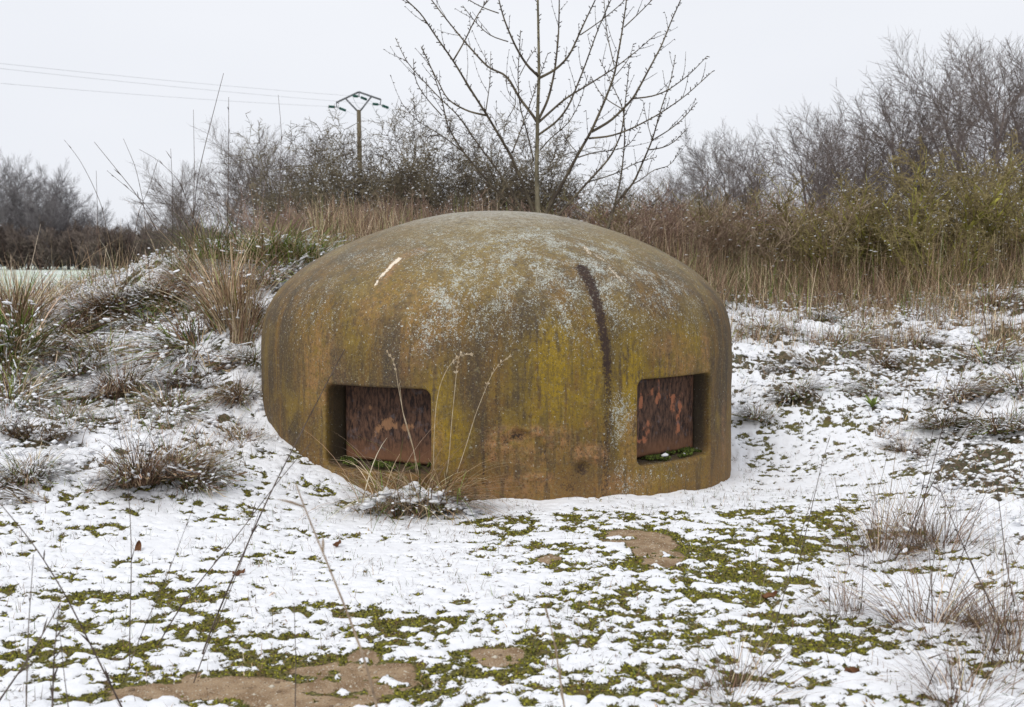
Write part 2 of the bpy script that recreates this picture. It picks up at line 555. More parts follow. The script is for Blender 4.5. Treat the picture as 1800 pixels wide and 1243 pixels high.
ax, ay = axis_x(), axis_y()
GX, GY = np.meshgrid(ax, ay)
gz, gc, gm, gs, gw = surface(GX.ravel(), GY.ravel())
gf = np.clip(sstep(12.2, 13.6, GY.ravel()) * sstep(-3.0, -4.2, GX.ravel()) + sstep(30, 36, GY.ravel()), 0, 1)
nx, ny = len(ax), len(ay)
I = np.arange(nx * ny).reshape(ny, nx)
GQ = np.stack([I[:-1, :-1], I[:-1, 1:], I[1:, 1:], I[1:, :-1]], -1).reshape(-1, 4)
gme = mesh_from('ground', np.c_[GX.ravel(), GY.ravel(), gz], [GQ], ground_mat(), True,
                {'snow': gc, 'moss': gm, 'sand': gs, 'field': gf})
link('ground', gme, kind='structure')
print('ground verts', nx * ny)


def gz_at(x, y):
    z, c, m, s, w = surface(np.atleast_1d(np.asarray(x, float)), np.atleast_1d(np.asarray(y, float)))
    return z


# ------------------------------------------------------------------ the armoured turret
prof_px = [(0, 371.2), (45, 372.3), (90, 376), (143, 387), (184, 399), (232, 415), (282, 436), (315, 454), (335, 466), (362, 486), (389, 513), (405, 542), (412, 572), (414.5, 601), (414.5, 660)]
PR = [(x * 0.0035024, CAMZ + (465 - y) * 0.003535) for x, y in prof_px]
PR += [(1.452, .40), (1.454, .15), (1.456, 0.0), (1.456, -0.2)]
PR = np.array(PR)
# smooth resample by arc length
_s = np.r_[0, np.cumsum(np.hypot(*np.diff(PR, axis=0).T))]
su = np.arange(0, _s[-1], 0.0125)
pr_r, pr_z = np.interp(su, _s, PR[:, 0]), np.interp(su, _s, PR[:, 1])
for _ in range(22):
    pr_r[1:-1] = (pr_r[:-2] + 2 * pr_r[1:-1] + pr_r[2:]) / 4
    pr_z[1:-1] = (pr_z[:-2] + 2 * pr_z[1:-1] + pr_z[2:]) / 4
pr_r[0] = 0.0


def r_at(z): return np.interp(-np.asarray(z), -pr_z, pr_r)


def dome_pt(phi, r, z): return np.stack([DCX + r * np.sin(phi), DCY - r * np.cos(phi), z + 0 * phi], -1)


def dome_hit(px, py):
    d = ray(px, py)
    for t in np.arange(4.5, 9, 0.004):
        p = np.array([0, 0, CAMZ]) + t * d
        if p[2] < pr_z[0] and np.hypot(p[0] - DCX, p[1] - DCY) < r_at(p[2]):
            return p
    return P(px, py, 7.2)


def stroke_dist(V, px_list, sc=(1, 1, 1)):
    pts = np.array([dome_hit(*q) for q in px_list])
    D = np.full(len(V), 9.0); T = np.zeros(len(V))
    for i in range(len(pts) - 1):
        a, b = pts[i], pts[i + 1]; ab = b - a
        t = np.clip(((V - a) @ ab) / (ab @ ab), 0, 1)
        d = np.linalg.norm(V - (a + t[:, None] * ab), axis=1)
        m = d < D
        D[m] = d[m]; T[m] = (i + t[m]) / (len(pts) - 1)
    return D, T


def spots(V, L, hard=True):
    m = np.zeros(len(V))
    for px, py, rx, ry, w in L:
        c = dome_hit(px, py)
        k = 0.0030
        # surface distance split into sideways and up/down, both lying in the shell
        d = np.sqrt((np.linalg.norm((V - c)[:, :2], axis=1) / (rx * k)) ** 2 * 0.5 + ((V[:, 2] - c[2]) / (ry * k)) ** 2 * 0.5 + (np.linalg.norm(V - c, axis=1) / (max(rx, ry) * k)) ** 2 * 0.5)
        m = np.maximum(m, w * (1 - sstep(0.4 if hard else 0.0, 1.25 if hard else 1.9, d)))
    return m


WIN = [dict(p0=-38.4, p1=-12.9, z0=.115, z1=.556), dict(p0=31.3, p1=56.2, z0=.128, z1=.588)]
for w in WIN:
    w['pc'] = math.radians((w['p0'] + w['p1']) / 2)
    w['a'] = DR * math.sin(math.radians((w['p1'] - w['p0']) / 2))
    w['zc'] = (w['z0'] + w['z1']) / 2; w['b'] = (w['z1'] - w['z0']) / 2
    w['rc'] = 0.045

phis = np.radians(np.r_[np.arange(-115, 115.01, 0.5), np.arange(118, 245, 3.0)])
nph, nz = len(phis), len(pr_r)
DV = np.zeros((nz, nph, 3))
for i in range(nz):
    DV[i] = dome_pt(phis, pr_r[i], np.full(nph, pr_z[i]))
DV = DV.reshape(-1, 3)
DI = np.arange(nz * nph).reshape(nz, nph)
hole = np.zeros((nz, nph), bool)           # cell (i,j) -> between rows i,i+1 and columns j,j+1
loops = []
for w in WIN:
    j0 = np.searchsorted(phis[:460], math.radians(w['p0'] - 3)); j1 = np.searchsorted(phis[:460], math.radians(w['p1'] + 3))
    i0 = np.argmax(pr_z < w['z1'] + 0.06); i1 = np.argmax(pr_z < w['z0'] - 0.06)
    hole[i0:i1, j0:j1] = True
    lp = [(i0, j) for j in range(j0, j1)] + [(i, j1) for i in range(i0, i1)] + [(i1, j) for j in range(j1, j0, -1)] + [(i, j0) for i in range(i1, i0, -1)]
    loops.append(lp)
ci, cj = np.meshgrid(np.arange(nz - 1), np.arange(nph), indexing='ij')
keep = ~hole[:-1]
ci, cj = ci[keep], cj[keep]
cj2 = (cj + 1) % nph
DQ = np.stack([DI[ci, cj], DI[ci + 1, cj], DI[ci + 1, cj2], DI[ci, cj2]], -1)
AV, AQ = [DV], [DQ]
cnt = len(DV)
FIL = 0.016


def rr_ray(du, dv, a, b, rc):
    """distance from the centre of a rounded rectangle to its edge along (du,dv)"""
    lo, hi = 0.0, 2.0
    for _ in range(40):
        m = (lo + hi) / 2
        qx, qy = abs(du * m) - (a - rc), abs(dv * m) - (b - rc)
        sd = math.hypot(max(qx, 0), max(qy, 0)) + min(max(qx, qy), 0) - rc
        if sd > 0: hi = m
        else: lo = m
    return lo


for w, lp in zip(WIN, loops):
    n = len(lp)
    prev = np.array([DI[i, j] for i, j in lp])
    uv = np.array([[DR * math.sin(phis[j] - w['pc']), pr_z[i] - w['zc']] for i, j in lp])
    ph0 = np.array([phis[j] for i, j in lp]); z0 = np.array([pr_z[i] for i, j in lp])
    dirs = uv / np.linalg.norm(uv, axis=1, keepdims=True)
    nrm = np.array([math.sin(w['pc']), -math.cos(w['pc']), 0]); tng = np.array([math.cos(w['pc']), math.sin(w['pc']), 0])
    w['nrm'], w['tng'] = nrm, tng

    def shape(e):
        return np.array([rr_ray(d[0], d[1], w['a'] + e, w['b'] + e, w['rc'] + max(e, -.03)) for d in dirs])[:, None] * dirs

    def surf_n(u, z):
        r = r_at(z); return np.sqrt(np.maximum(r * r - u * u, 0.01))

    def emit(pts):
        global cnt, prev
        AV.append(pts); cur = np.arange(cnt, cnt + n); cnt += n
        nxt = np.roll(np.arange(n), -1)
        AQ.append(np.stack([prev, cur, cur[nxt], prev[nxt]], -1))
        return cur
    s1 = shape(FIL)
    for f in (0.35, 0.7, 0.9, 1.0):
        u = s1[:, 0]; z = s1[:, 1] + w['zc']
        ph1 = w['pc'] + np.arcsin(np.clip(u / DR, -1, 1))
        ph = ph0 * (1 - f) + ph1 * f; zz = z0 * (1 - f) + z * f
        prev = emit(dome_pt(ph, r_at(zz), zz))
    for a in np.radians([18, 36, 54, 72, 90]):
        sh = shape(FIL * (1 - math.sin(a)))
        u, z = sh[:, 0], sh[:, 1] + w['zc']
        nn = surf_n(u, z) - FIL * (1 - math.cos(a))
        prev = emit(np.array([DCX, DCY, 0]) + u[:, None] * tng + nn[:, None] * nrm + z[:, None] * np.array([0, 0, 1]))
    sh0 = shape(0.0); n0 = surf_n(sh0[:, 0], sh0[:, 1] + w['zc']) - FIL
    NB = DR - 0.235
    for f in (0.15, 0.35, 0.55, 0.75, 0.9, 1.0):
        sh = shape(-0.006 * f)
        nn = n0 * (1 - f) + NB * f
        z = sh[:, 1] + w['zc'] + 0.012 * f * (sh[:, 1] < 0)
        prev = emit(np.array([DCX, DCY, 0]) + sh[:, 0][:, None] * tng + nn[:, None] * nrm + z[:, None] * np.array([0, 0, 1]))
    c = np.array([DCX, DCY, w['zc']]) + NB * nrm
    for f in (0.5, 0.02):
        pts = AV[-1] if f == 0.5 else AV[-1]
        prev = emit(c + (AV[-1] - c) * f)
DV = np.concatenate(AV); DQ = np.concatenate(AQ)

# cast relief: lumps and pits of the lower front
rad = DV - np.array([DCX, DCY, 0]); rad[:, 2] *= 0; rad /= np.linalg.norm(rad, axis=1, keepdims=True) + 1e-9
PHI = np.arctan2(rad[:, 0], -rad[:, 1]); ZZ = DV[:, 2]
outer = np.abs(np.hypot(DV[:, 0] - DCX, DV[:, 1] - DCY) - r_at(ZZ)) < 0.004
rel = fbm(PHI * 6, ZZ * 9, 3, 3) * 0.004 + fbm(PHI * 40, ZZ * 28, 6, 3) * 0.0011
rel += spots(DV, [(945, 760, 14, 8, .010), (930, 755, 20, 6, .006), (885, 765, 22, 10, .008), (880, 785, 26, 12, .006), (1050, 798, 14, 14, .013), (1030, 800, 22, 8, .005), (945, 838, 16, 5, .008), (1022, 785, 5, 5, .008),
                 (1033, 745, 5, 5, .008), (1040, 712, 5, 5, .006), (865, 800, 8, 5, .006), (975, 770, 26, 14, .005), (940, 800, 30, 8, .004)]) * 1.5 * (0.4 + 1.2 * vn(PHI * 60, ZZ * 90, 4))
rel -= spots(DV, [(910, 765, 18, 8, .016), (1024, 823, 14, 14, .014), (890, 775, 8, 8, .008), (955, 790, 9, 9, .005)]) * 1.5 * (0.4 + 1.2 * vn(PHI * 50, ZZ * 80, 14))
DV = DV + rad * (rel * outer * sstep(1.5, 1.3, ZZ))[:, None]

dS, tS = stroke_dist(DV, [(1023, 472), (1036, 495), (1048, 530), (1057, 570), (1064, 610), (1068, 660), (1069, 700)])
streak = 1 - sstep(0.3, 1.5, (dS + fbm(PHI * 90, ZZ * 60, 31, 2) * 0.008) / (0.042 * (1 - 0.45 * tS)))
streak *= 1 - 0.45 * sstep(.75, 1, tS)
dS2, tS2 = stroke_dist(DV, [(1069, 690), (1066, 780), (1063, 870)])
streak = np.maximum(streak, 0.5 * (1 - sstep(0.5, 1.3, dS2 / 0.022)))
streak = np.maximum(streak, spots(DV, [(912, 767, 16, 6, .75), (1024, 824, 13, 13, .8), (890, 778, 7, 6, .6), (955, 792, 9, 7, .45), (1000, 855, 16, 10, .4)]))
for a, b in (((872, 660), (872, 735)), ((850, 790), (850, 850)), ((1100, 630), (1101, 655)), ((925, 465), (930, 500)), ((960, 790), (962, 815)), ((800, 690), (801, 720))):
    d3, _ = stroke_dist(DV, [a, b]); streak = np.maximum(streak, 0.5 * (1 - sstep(0.3, 1.2, d3 / 0.010)))
dW, tW = stroke_dist(DV, [(700, 456), (690, 466), (672, 484), (659, 502)])
scratch = 1 - sstep(0.35, 1.4, (dW + fbm(PHI * 70, ZZ * 60, 35, 2) * .009) / (0.019 * (1 - 0.55 * tW)))
for (a, b, ww) in (((1028, 434), (1036, 446), .02), ((1048, 450), (1062, 458), .014), ((1070, 470), (1092, 494), .016), ((1078, 486), (1098, 490), .012)):
    d3, _ = stroke_dist(DV, [a, b]); scratch = np.maximum(scratch, 0.55 * (1 - sstep(0.3, 1.3, d3 / ww)))
dO, _ = stroke_dist(DV, [(740, 440), (715, 447), (700, 458), (672, 495)])
orange = 0.8 * (1 - sstep(0.2, 1.2, dO / 0.05))
orange = np.maximum(orange, spots(DV, [(895, 765, 40, 14, .9), (880, 785, 34, 16, .9), (945, 760, 18, 12, 1), (975, 770, 38, 22, .8), (1050, 800, 22, 20, 1), (1025, 795, 36, 14, .8), (930, 800, 60, 20, .55), (945, 840, 34, 9, .9), (900, 855, 80, 16, .5),
                                       (1033, 745, 7, 7, .9), (1040, 712, 7, 7, .7), (1022, 785, 7, 7, .9), (1110, 770, 20, 60, .5), (1240, 620, 16, 60, .6), (1272, 760, 14, 80, .55), (1180, 610, 70, 22, .5), (865, 805, 12, 8, .8), (560, 650, 60, 90, .55), (730, 560, 60, 120, .4), (660, 540, 40, 60, .4), (1200, 640, 60, 20, .6), (760, 780, 20, 60, .4), (840, 860, 60, 16, .6), (1100, 850, 80, 16, .45)]))
lichen = spots(DV, [(790, 520, 70, 60, .95), (770, 580, 40, 50, .8), (900, 470, 150, 60, .8), (1020, 450, 130, 50, .9), (930, 430, 160, 40, .75), (1060, 510, 70, 60, .9), (1150, 490, 90, 60, .8), (880, 540, 110, 50, .6), (1000, 530, 90, 60, .8), (1110, 560, 70, 40, .5),
                    (1090, 725, 20, 34, 1.0), (1090, 800, 18, 50, .9), (1105, 850, 30, 30, .7), (560, 520, 90, 60, .35), (640, 460, 90, 50, .4), (1170, 830, 60, 20, .35), (760, 430, 90, 40, .45), (1210, 540, 40, 50, .5), (700, 560, 50, 60, .25)], False)
mustard = spots(DV, [(985, 660, 60, 90, .9), (960, 740, 50, 60, .6), (1112, 700, 26, 110, .9), (1210, 600, 60, 30, .7), (790, 770, 26, 50, .8), (1190, 640, 70, 24, .7), (770, 690, 22, 60, .5), (700, 510, 110, 60, .5), (870, 440, 140, 30, .55), (860, 400, 180, 22, .5), (1080, 420, 120, 40, .4), (1240, 700, 12, 120, .7),
                     (620, 580, 50, 60, .35), (1040, 650, 30, 120, .6), (780, 480, 120, 70, .4), (560, 600, 60, 90, .3), (1150, 660, 50, 40, .6), (1160, 840, 60, 20, .4)], False)


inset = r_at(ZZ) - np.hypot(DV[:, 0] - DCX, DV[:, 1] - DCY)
reveal = sstep(.018, .06, inset) * (ZZ < .65) * (ZZ > .1)  # inner walls of the openings, mask for painted-in shade and grime


def dome_mat():
    t = NT('rusted_cast_steel', 0.72, 0.16)
    v = t.coord()
    vs = t.coord((1, 1, 0.13))             # runs pull down the wall
    s1 = t.noise(vs, 9, 5, 0.6); s2 = t.noise(vs, 34, 4, 0.6)
    n1 = t.noise(v, 3.2, 5, 0.6, 0.4); n2 = t.noise(v, 26, 5, 0.7); n3 = t.noise(v, 120, 4, 0.7)
    z = t.n.new('ShaderNodeSeparateXYZ'); t.l.new(t.coord(), z.inputs[0]); z = z.outputs['Z']
    base = t.mix(t.ss(s1, 0.36, 0.62), (0.070, 0.052, 0.034), (0.225, 0.125, 0.034))
    base = t.mix(t.ss(n1, 0.48, 0.66), base, (0.26, 0.170, 0.036))
    low = t.ss(t.math('ADD', z, t.math('MULTIPLY', n1, 0.25)), 0.42, 0.10)
    base = t.mix(t.math('MULTIPLY', low, 0.65), base, (0.31, 0.165, 0.045))
    midz = t.math('MULTIPLY', t.ss(z, 0.35, 0.6), t.ss(z, 1.15, 0.85))
    base = t.mix(t.math('MULTIPLY', t.math('MULTIPLY', midz, t.ss(s1, 0.62, 0.40)), 0.6), base, (0.095, 0.068, 0.04))
    mf = t.math('MULTIPLY', t.attr('mustard'), t.ss(t.math('ADD', s2, t.math('MULTIPLY', n2, 0.5)), 0.55, 0.90))
    base = t.mix(t.math('MULTIPLY', mf, 1.9, clamp=True), base, (0.38, 0.25, 0.020))
    of = t.math('MULTIPLY', t.attr('orange'), t.ss(n2, 0.30, 0.62))
    base = t.mix(t.math('MULTIPLY', of, 1.1, clamp=True), base, t.mix(t.ss(n3, 0.4, 0.6), (0.34, 0.16, 0.06), (0.52, 0.29, 0.14)))
    base = t.mix(t.math('MULTIPLY', t.ss(t.math('ADD', s2, t.math('MULTIPLY', s1, 0.5)), 0.74, 0.90), 0.6), base, (0.065, 0.05, 0.04))
    wet = t.ss(t.noise(t.coord((1, 1, 0.06)), 5.5, 3, 0.5), 0.52, 0.66)
    base = t.mix(t.math('MULTIPLY', t.math('MULTIPLY', wet, midz), 0.72), base, (0.068, 0.055, 0.044))
    grit = t.noise(v, 120, 4, 0.78)
    base = t.mix(t.math('MULTIPLY', t.ss(grit, 0.52, 0.64), 0.55), base, (0.38, 0.27, 0.085))
    base = t.mix(t.math('MULTIPLY', t.ss(grit, 0.48, 0.36), 0.75), base, (0.04, 0.03, 0.022))
    # crown: weathered paler and greyer, spotted
    top = t.ss(t.math('ADD', z, t.math('MULTIPLY', t.math('SUBTRACT', n1, 0.5), 0.5)), 0.85, 1.5)
    base = t.mix(t.math('MULTIPLY', top, 0.5), base, (0.32, 0.28, 0.19))
    frost = t.ss(t.math('ADD', z, t.math('MULTIPLY', t.math('SUBTRACT', n2, 0.5), 0.35)), 1.36, 1.56)
    base = t.mix(t.math('MULTIPLY', frost, 0.6), base, (0.58, 0.57, 0.52))
    sp = t.ss(n3, 0.45, 0.62)
    base = t.mix(t.math('MULTIPLY', sp, 0.42), base, (0.06, 0.045, 0.035))
    base = t.mix(t.math('MULTIPLY', t.ss(t.noise(v, 48, 3, 0.7), 0.50, 0.64), 0.40), base, (0.085, 0.062, 0.05))
    base = t.mix(t.math('MULTIPLY', t.ss(t.noise(v, 70, 3), 0.56, 0.68), 0.45), base, (0.30, 0.25, 0.13))
    base = t.mix(t.math('MULTIPLY', t.attr('reveal'), 0.8), base, t.mix(n2, (0.04, 0.033, 0.027), (0.085, 0.068, 0.05)))  # opening walls darkened: recess shade painted into the colour, with grime
    # lichen flecks
    wv = t.n.new('ShaderNodeVectorMath'); wv.operation = 'ADD'
    nz = t.n.new('ShaderNodeTexNoise'); nz.inputs['Scale'].default_value = 90; nz.inputs['Detail'].default_value = 2
    t.l.new(v, nz.inputs['Vector'])
    sc_ = t.n.new('ShaderNodeVectorMath'); sc_.operation = 'SCALE'; sc_.inputs['Scale'].default_value = 0.030
    t.l.new(nz.outputs['Color'], sc_.inputs[0]); t.l.new(v, wv.inputs[0]); t.l.new(sc_.outputs[0], wv.inputs[1])
    dens = t.math('ADD', t.attr('lichen'), t.math('MULTIPLY', top, 0.22))
    dens = t.math('MULTIPLY', t.math('MULTIPLY', dens, 1.25), t.ss(t.noise(t.coord((1, 1, 0.55)), 9, 5, 0.75), 0.34, 0.66))
    crust = t.ss(t.math('ADD', t.noise(wv.outputs[0], 125, 3, 0.7), t.math('MULTIPLY', dens, 0.19)), 0.66, 0.71)
    lf = t.math('MULTIPLY', crust, t.ss(dens, 0.02, 0.12))
    for scl, wgt, rad_ in ((70, 0.22, 0.42), (150, 0.35, 0.5)):
        vo = t.n.new('ShaderNodeTexVoronoi'); vo.inputs['Scale'].default_value = scl; t.l.new(wv.outputs[0], vo.inputs['Vector'])
        sx = t.n.new('ShaderNodeSeparateColor'); t.l.new(vo.outputs['Color'], sx.inputs[0])
        inside = t.ss(vo.outputs['Distance'], rad_, rad_ * 0.7)
        on = t.ss(t.math('SUBTRACT', t.math('MULTIPLY', dens, wgt), sx.outputs[0]), -0.02, 0.02)
        k_ = t.math('MULTIPLY', inside, on)
        lf = k_ if lf is None else t.math('MAXIMUM', lf, k_)
    base = t.mix(t.math('MULTIPLY', lf, 0.88), base, t.mix(n2, (0.40, 0.44, 0.39), (0.72, 0.73, 0.68)))
    stray = t.math('SUBTRACT', t.noise(v, 75, 2), t.math('MULTIPLY', t.math('SUBTRACT', 1.5, z), 0.035))
    base = t.mix(t.math('MULTIPLY', t.ss(stray, 0.665, 0.70), 0.8), base, (0.52, 0.52, 0.45))
    base = t.mix(t.ss(t.math('ADD', t.attr('streak'), t.math('MULTIPLY', t.math('SUBTRACT', t.noise(v, 85, 4, 0.75), 0.5), 3.2)), 0.15, 0.95), base, t.mix(n2, (0.028, 0.018, 0.016), (0.07, 0.045, 0.035)))
    scf = t.ss(t.math('ADD', t.attr('scratch'), t.math('MULTIPLY', t.math('SUBTRACT', t.noise(v, 150, 3, 0.7), 0.5), 2.2)), 0.48, 0.66)
    base = t.mix(scf, base, (0.80, 0.70, 0.56))
    t.color(base)
    t.bump(t.math('ADD', t.math('ADD', t.math('MULTIPLY', n2, 0.9), t.math('MULTIPLY', n3, 0.5)), t.math('MULTIPLY', lf, 0.2)), 0.55, 0.006)
    return t.m


def plate_mat(name, seed, patches):
    t = NT(name, 0.7, 0.2)
    v = t.coord()
    vs = t.coord((1, 1, 0.3))
    n1 = t.noise(v, 14 + seed, 5, 0.65); n2 = t.noise(vs, 70, 4, 0.7)
    z = t.n.new('ShaderNodeSeparateXYZ'); t.l.new(t.coord(), z.inputs[0])
    base = t.mix(t.ss(n2, 0.36, 0.64), (0.028, 0.018, 0.016), (0.14, 0.075, 0.048))
    base = t.mix(t.math('MULTIPLY', t.ss(t.math('ADD', z.outputs['Z'], t.math('MULTIPLY', n1, .12)), 0.34, 0.20), 0.75), base, (0.24, 0.115, 0.06))
    base = t.mix(t.ss(t.math('ADD', t.attr('flake'), t.math('MULTIPLY', t.math('SUBTRACT', t.noise(t.coord((1, 1, 0.6)), 34, 6, 0.72), 0.5), 4.5)), 0.55, 1.0), base, t.mix(n2, (patches[0] * .5, patches[1] * .45, patches[2] * .5), patches))
    base = t.mix(t.math('MULTIPLY', t.ss(n1, 0.56, 0.7), 0.5), base, (0.16, 0.14, 0.15))
    t.color(base)
    t.bump(t.math('ADD', n2, n1), 0.4, 0.004)
    return t.m


bunker = bpy.data.objects.new('armoured_turret', None)
SC.collection.objects.link(bunker)
bunker.location = (DCX, DCY, 0)
tag(bunker, 'rusty domed steel turret with two shuttered firing openings, lichen flecks on its crown', 'bunker')
ORG = np.array([DCX, DCY, 0])
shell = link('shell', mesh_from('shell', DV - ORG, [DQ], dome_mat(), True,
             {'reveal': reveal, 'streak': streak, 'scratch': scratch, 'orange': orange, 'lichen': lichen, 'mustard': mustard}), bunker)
rng = np.random.default_rng(5)
for wi, w in enumerate(WIN):
    gapL, gapR = (0.026, 0.006) if wi == 0 else (0.006, 0.022)
    u0, u1 = -w['a'] + gapL, w['a'] - gapR
    z0, z1 = w['z0'] + 0.022, w['z1'] - 0.010
    nu, nv = 60, 44
    us, vs_ = np.linspace(u0, u1, nu), np.linspace(z0, z1, nv)
    U, Z = np.meshgrid(us, vs_)
    edge = np.minimum(np.minimum(U - u0, u1 - U), np.minimum(Z - z0, z1 - Z))
    dep = DR - (0.178 if wi == 0 else 0.128) - 0.010 * (1 - sstep(0, 0.012, edge)) + fbm(U * 12, Z * 12, 3 + wi, 3) * 0.003
    pt = U[..., None] * w['tng'] + dep[..., None] * w['nrm'] + Z[..., None] * np.array([0, 0, 1])
    V = pt.reshape(-1, 3); I2 = np.arange(nu * nv).reshape(nv, nu)
    Q = np.stack([I2[:-1, :-1], I2[:-1, 1:], I2[1:, 1:], I2[1:, :-1]], -1).reshape(-1, 4)
    # side skirt so that the plate has its thickness
    per = np.concatenate([I2[0, :], I2[1:, -1], I2[-1, -2::-1], I2[-2:0:-1, 0]])
    back = V[per] - w['nrm'] * 0.045
    k = len(V); V = np.concatenate([V, back]); kk = np.arange(len(per)); k2 = np.roll(kk, -1)
    Q = np.concatenate([Q, np.stack([per[kk], k + kk, k + k2, per[k2]], -1)])
    if wi == 0:
        fl = [(-.02, .34, .075, .035), (0.10, .335, .05, .03), (-0.13, .43, .012, .02), (-.07, .31, .05, .02), (.16, .15, .05, .02)]
        pc = (0.40, 0.22, 0.11)
    else:
        fl = [(-.03, .47, .03, .08), (-.18, .44, .02, .07), (.10, .43, .035, .06), (.16, .38, .02, .10), (.10, .46, .05, .02), (-.12, .30, .03, .06), (-.17, .24, .05, .02), (-.22, .40, .015, .04), (-.1, .49, .03, .03), (.15, .29, .015, .05)]
        pc = (0.50, 0.20, 0.10)
    fk = np.zeros(len(V))
    un = V @ w['tng']
    for (a, b, ra, rb) in fl:
        fk = np.maximum(fk, 1 - sstep(0.2, 1.5, np.hypot((un - a) / ra, (V[:, 2] - b) / rb)))
    o = link('steel_shutter', mesh_from('steel_shutter', V, [Q], plate_mat('shutter_rust_%s' % ('brown' if wi == 0 else 'flaking'), wi * 3, pc), True, {'flake': fk}), bunker)
    o['label'] = 'dark rusty shutter plate with one tan patch' if wi == 0 else 'dark rusty shutter plate with orange flaking streaks'
    # moss growing on the sill
    n = 900
    uu = rng.uniform(-w['a'] + .02, w['a'] - .02, n); dd = DR - 0.03 - rng.uniform(0.0, 0.14 if wi == 0 else 0.09, n) - 0.5 * uu * uu
    keepm = vn(uu * 16, dd * 16, 3 + wi) > 0.46
    uu, dd = uu[keepm], dd[keepm]; n = len(uu)
    hb = w['z0'] + 0.004 + 0.012 * rng.uniform(0, 1, n) + 0.02 * vn(uu * 14, dd * 20, 9)
    pos = uu[:, None] * w['tng'] + dd[:, None] * w['nrm'] + hb[:, None] * np.array([0, 0, 1])
    V, T = blobs_geo(pos, np.c_[rng.uniform(.004, .009, n), rng.uniform(.004, .009, n), rng.uniform(.004, .011, n)], rng, OCT_V, OCT_T, 0.5)
    cc = np.where(rng.random((n, 1)) < .5, [[.045, .055, .014]], [[.10, .13, .025]])
    link('sill_moss', mesh_from('sill_moss', V, [T], M_COL, False, cols=np.repeat(cc, 6, 0)), bunker, kind='stuff')
w = WIN[1]
for off, sz in (((-.05, .06, .03), (.024, .018, .012)), ((.13, .07, .016), (.03, .006, .004))):
    V, T = blobs_geo((off[0] * w['tng'] + (DR - off[1]) * w['nrm'] + np.array([0, 0, w['z0'] + off[2]]))[None], np.array([sz]), rng)
    link('snow_patch', mesh_from('snow_patch', V, [T], M_SNOW), bunker)


# ------------------------------------------------------------------ branching plants
def grow(rg, p, d, L, r, lvl, out, prm):
    """recursive branch; out collects (A, B, ra, rb, level)"""
    nseg = prm['seg'][lvl]
    pts = [p]; st = L / nseg
    r1 = r * prm['taper']
    for i in range(nseg):
        w = prm['wob'][lvl]
        d = (d[0] + rg.gauss(0, w), d[1] + rg.gauss(0, w), d[2] + rg.gauss(0, w) + prm['up'][lvl])
        m = math.sqrt(d[0] ** 2 + d[1] ** 2 + d[2] ** 2); d = (d[0] / m, d[1] / m, d[2] / m)
        q = (p[0] + d[0] * st, p[1] + d[1] * st, p[2] + d[2] * st)
        if q[2] < 0.02: q = (q[0], q[1], 0.02)
        ra = r + (r1 - r) * i / nseg; rb = r + (r1 - r) * (i + 1) / nseg
        out.append((p, q, ra, rb, lvl))
        p = q
        if lvl + 1 < len(prm['seg']) and (i + 1) / nseg > prm['bare'][lvl]:
            k = prm['kids'][lvl]
            k = int(k) + (rg.random() < k - int(k))
            for _ in range(k):
                a = rg.uniform(0, 6.283); sp = prm['spread'][lvl] * rg.uniform(.7, 1.3)
                h = (math.cos(a), math.sin(a), rg.uniform(-.3, .3))
                dt = h[0] * d[0] + h[1] * d[1] + h[2] * d[2]
                h = (h[0] - dt * d[0], h[1] - dt * d[1], h[2] - dt * d[2])
                m = math.sqrt(h[0] ** 2 + h[1] ** 2 + h[2] ** 2) + 1e-6
                cs, sn = math.cos(sp), math.sin(sp) / m
                nd = (d[0] * cs + h[0] * sn, d[1] * cs + h[1] * sn, d[2] * cs + h[2] * sn)
                frac = 1 - 0.55 * (i + 1) / nseg
                grow(rg, p, nd, L * prm['len'][lvl] * rg.uniform(.65, 1.2) * (0.5 + frac), max(rb * prm['thin'], prm['rmin']), lvl + 1, out, prm)
    return out


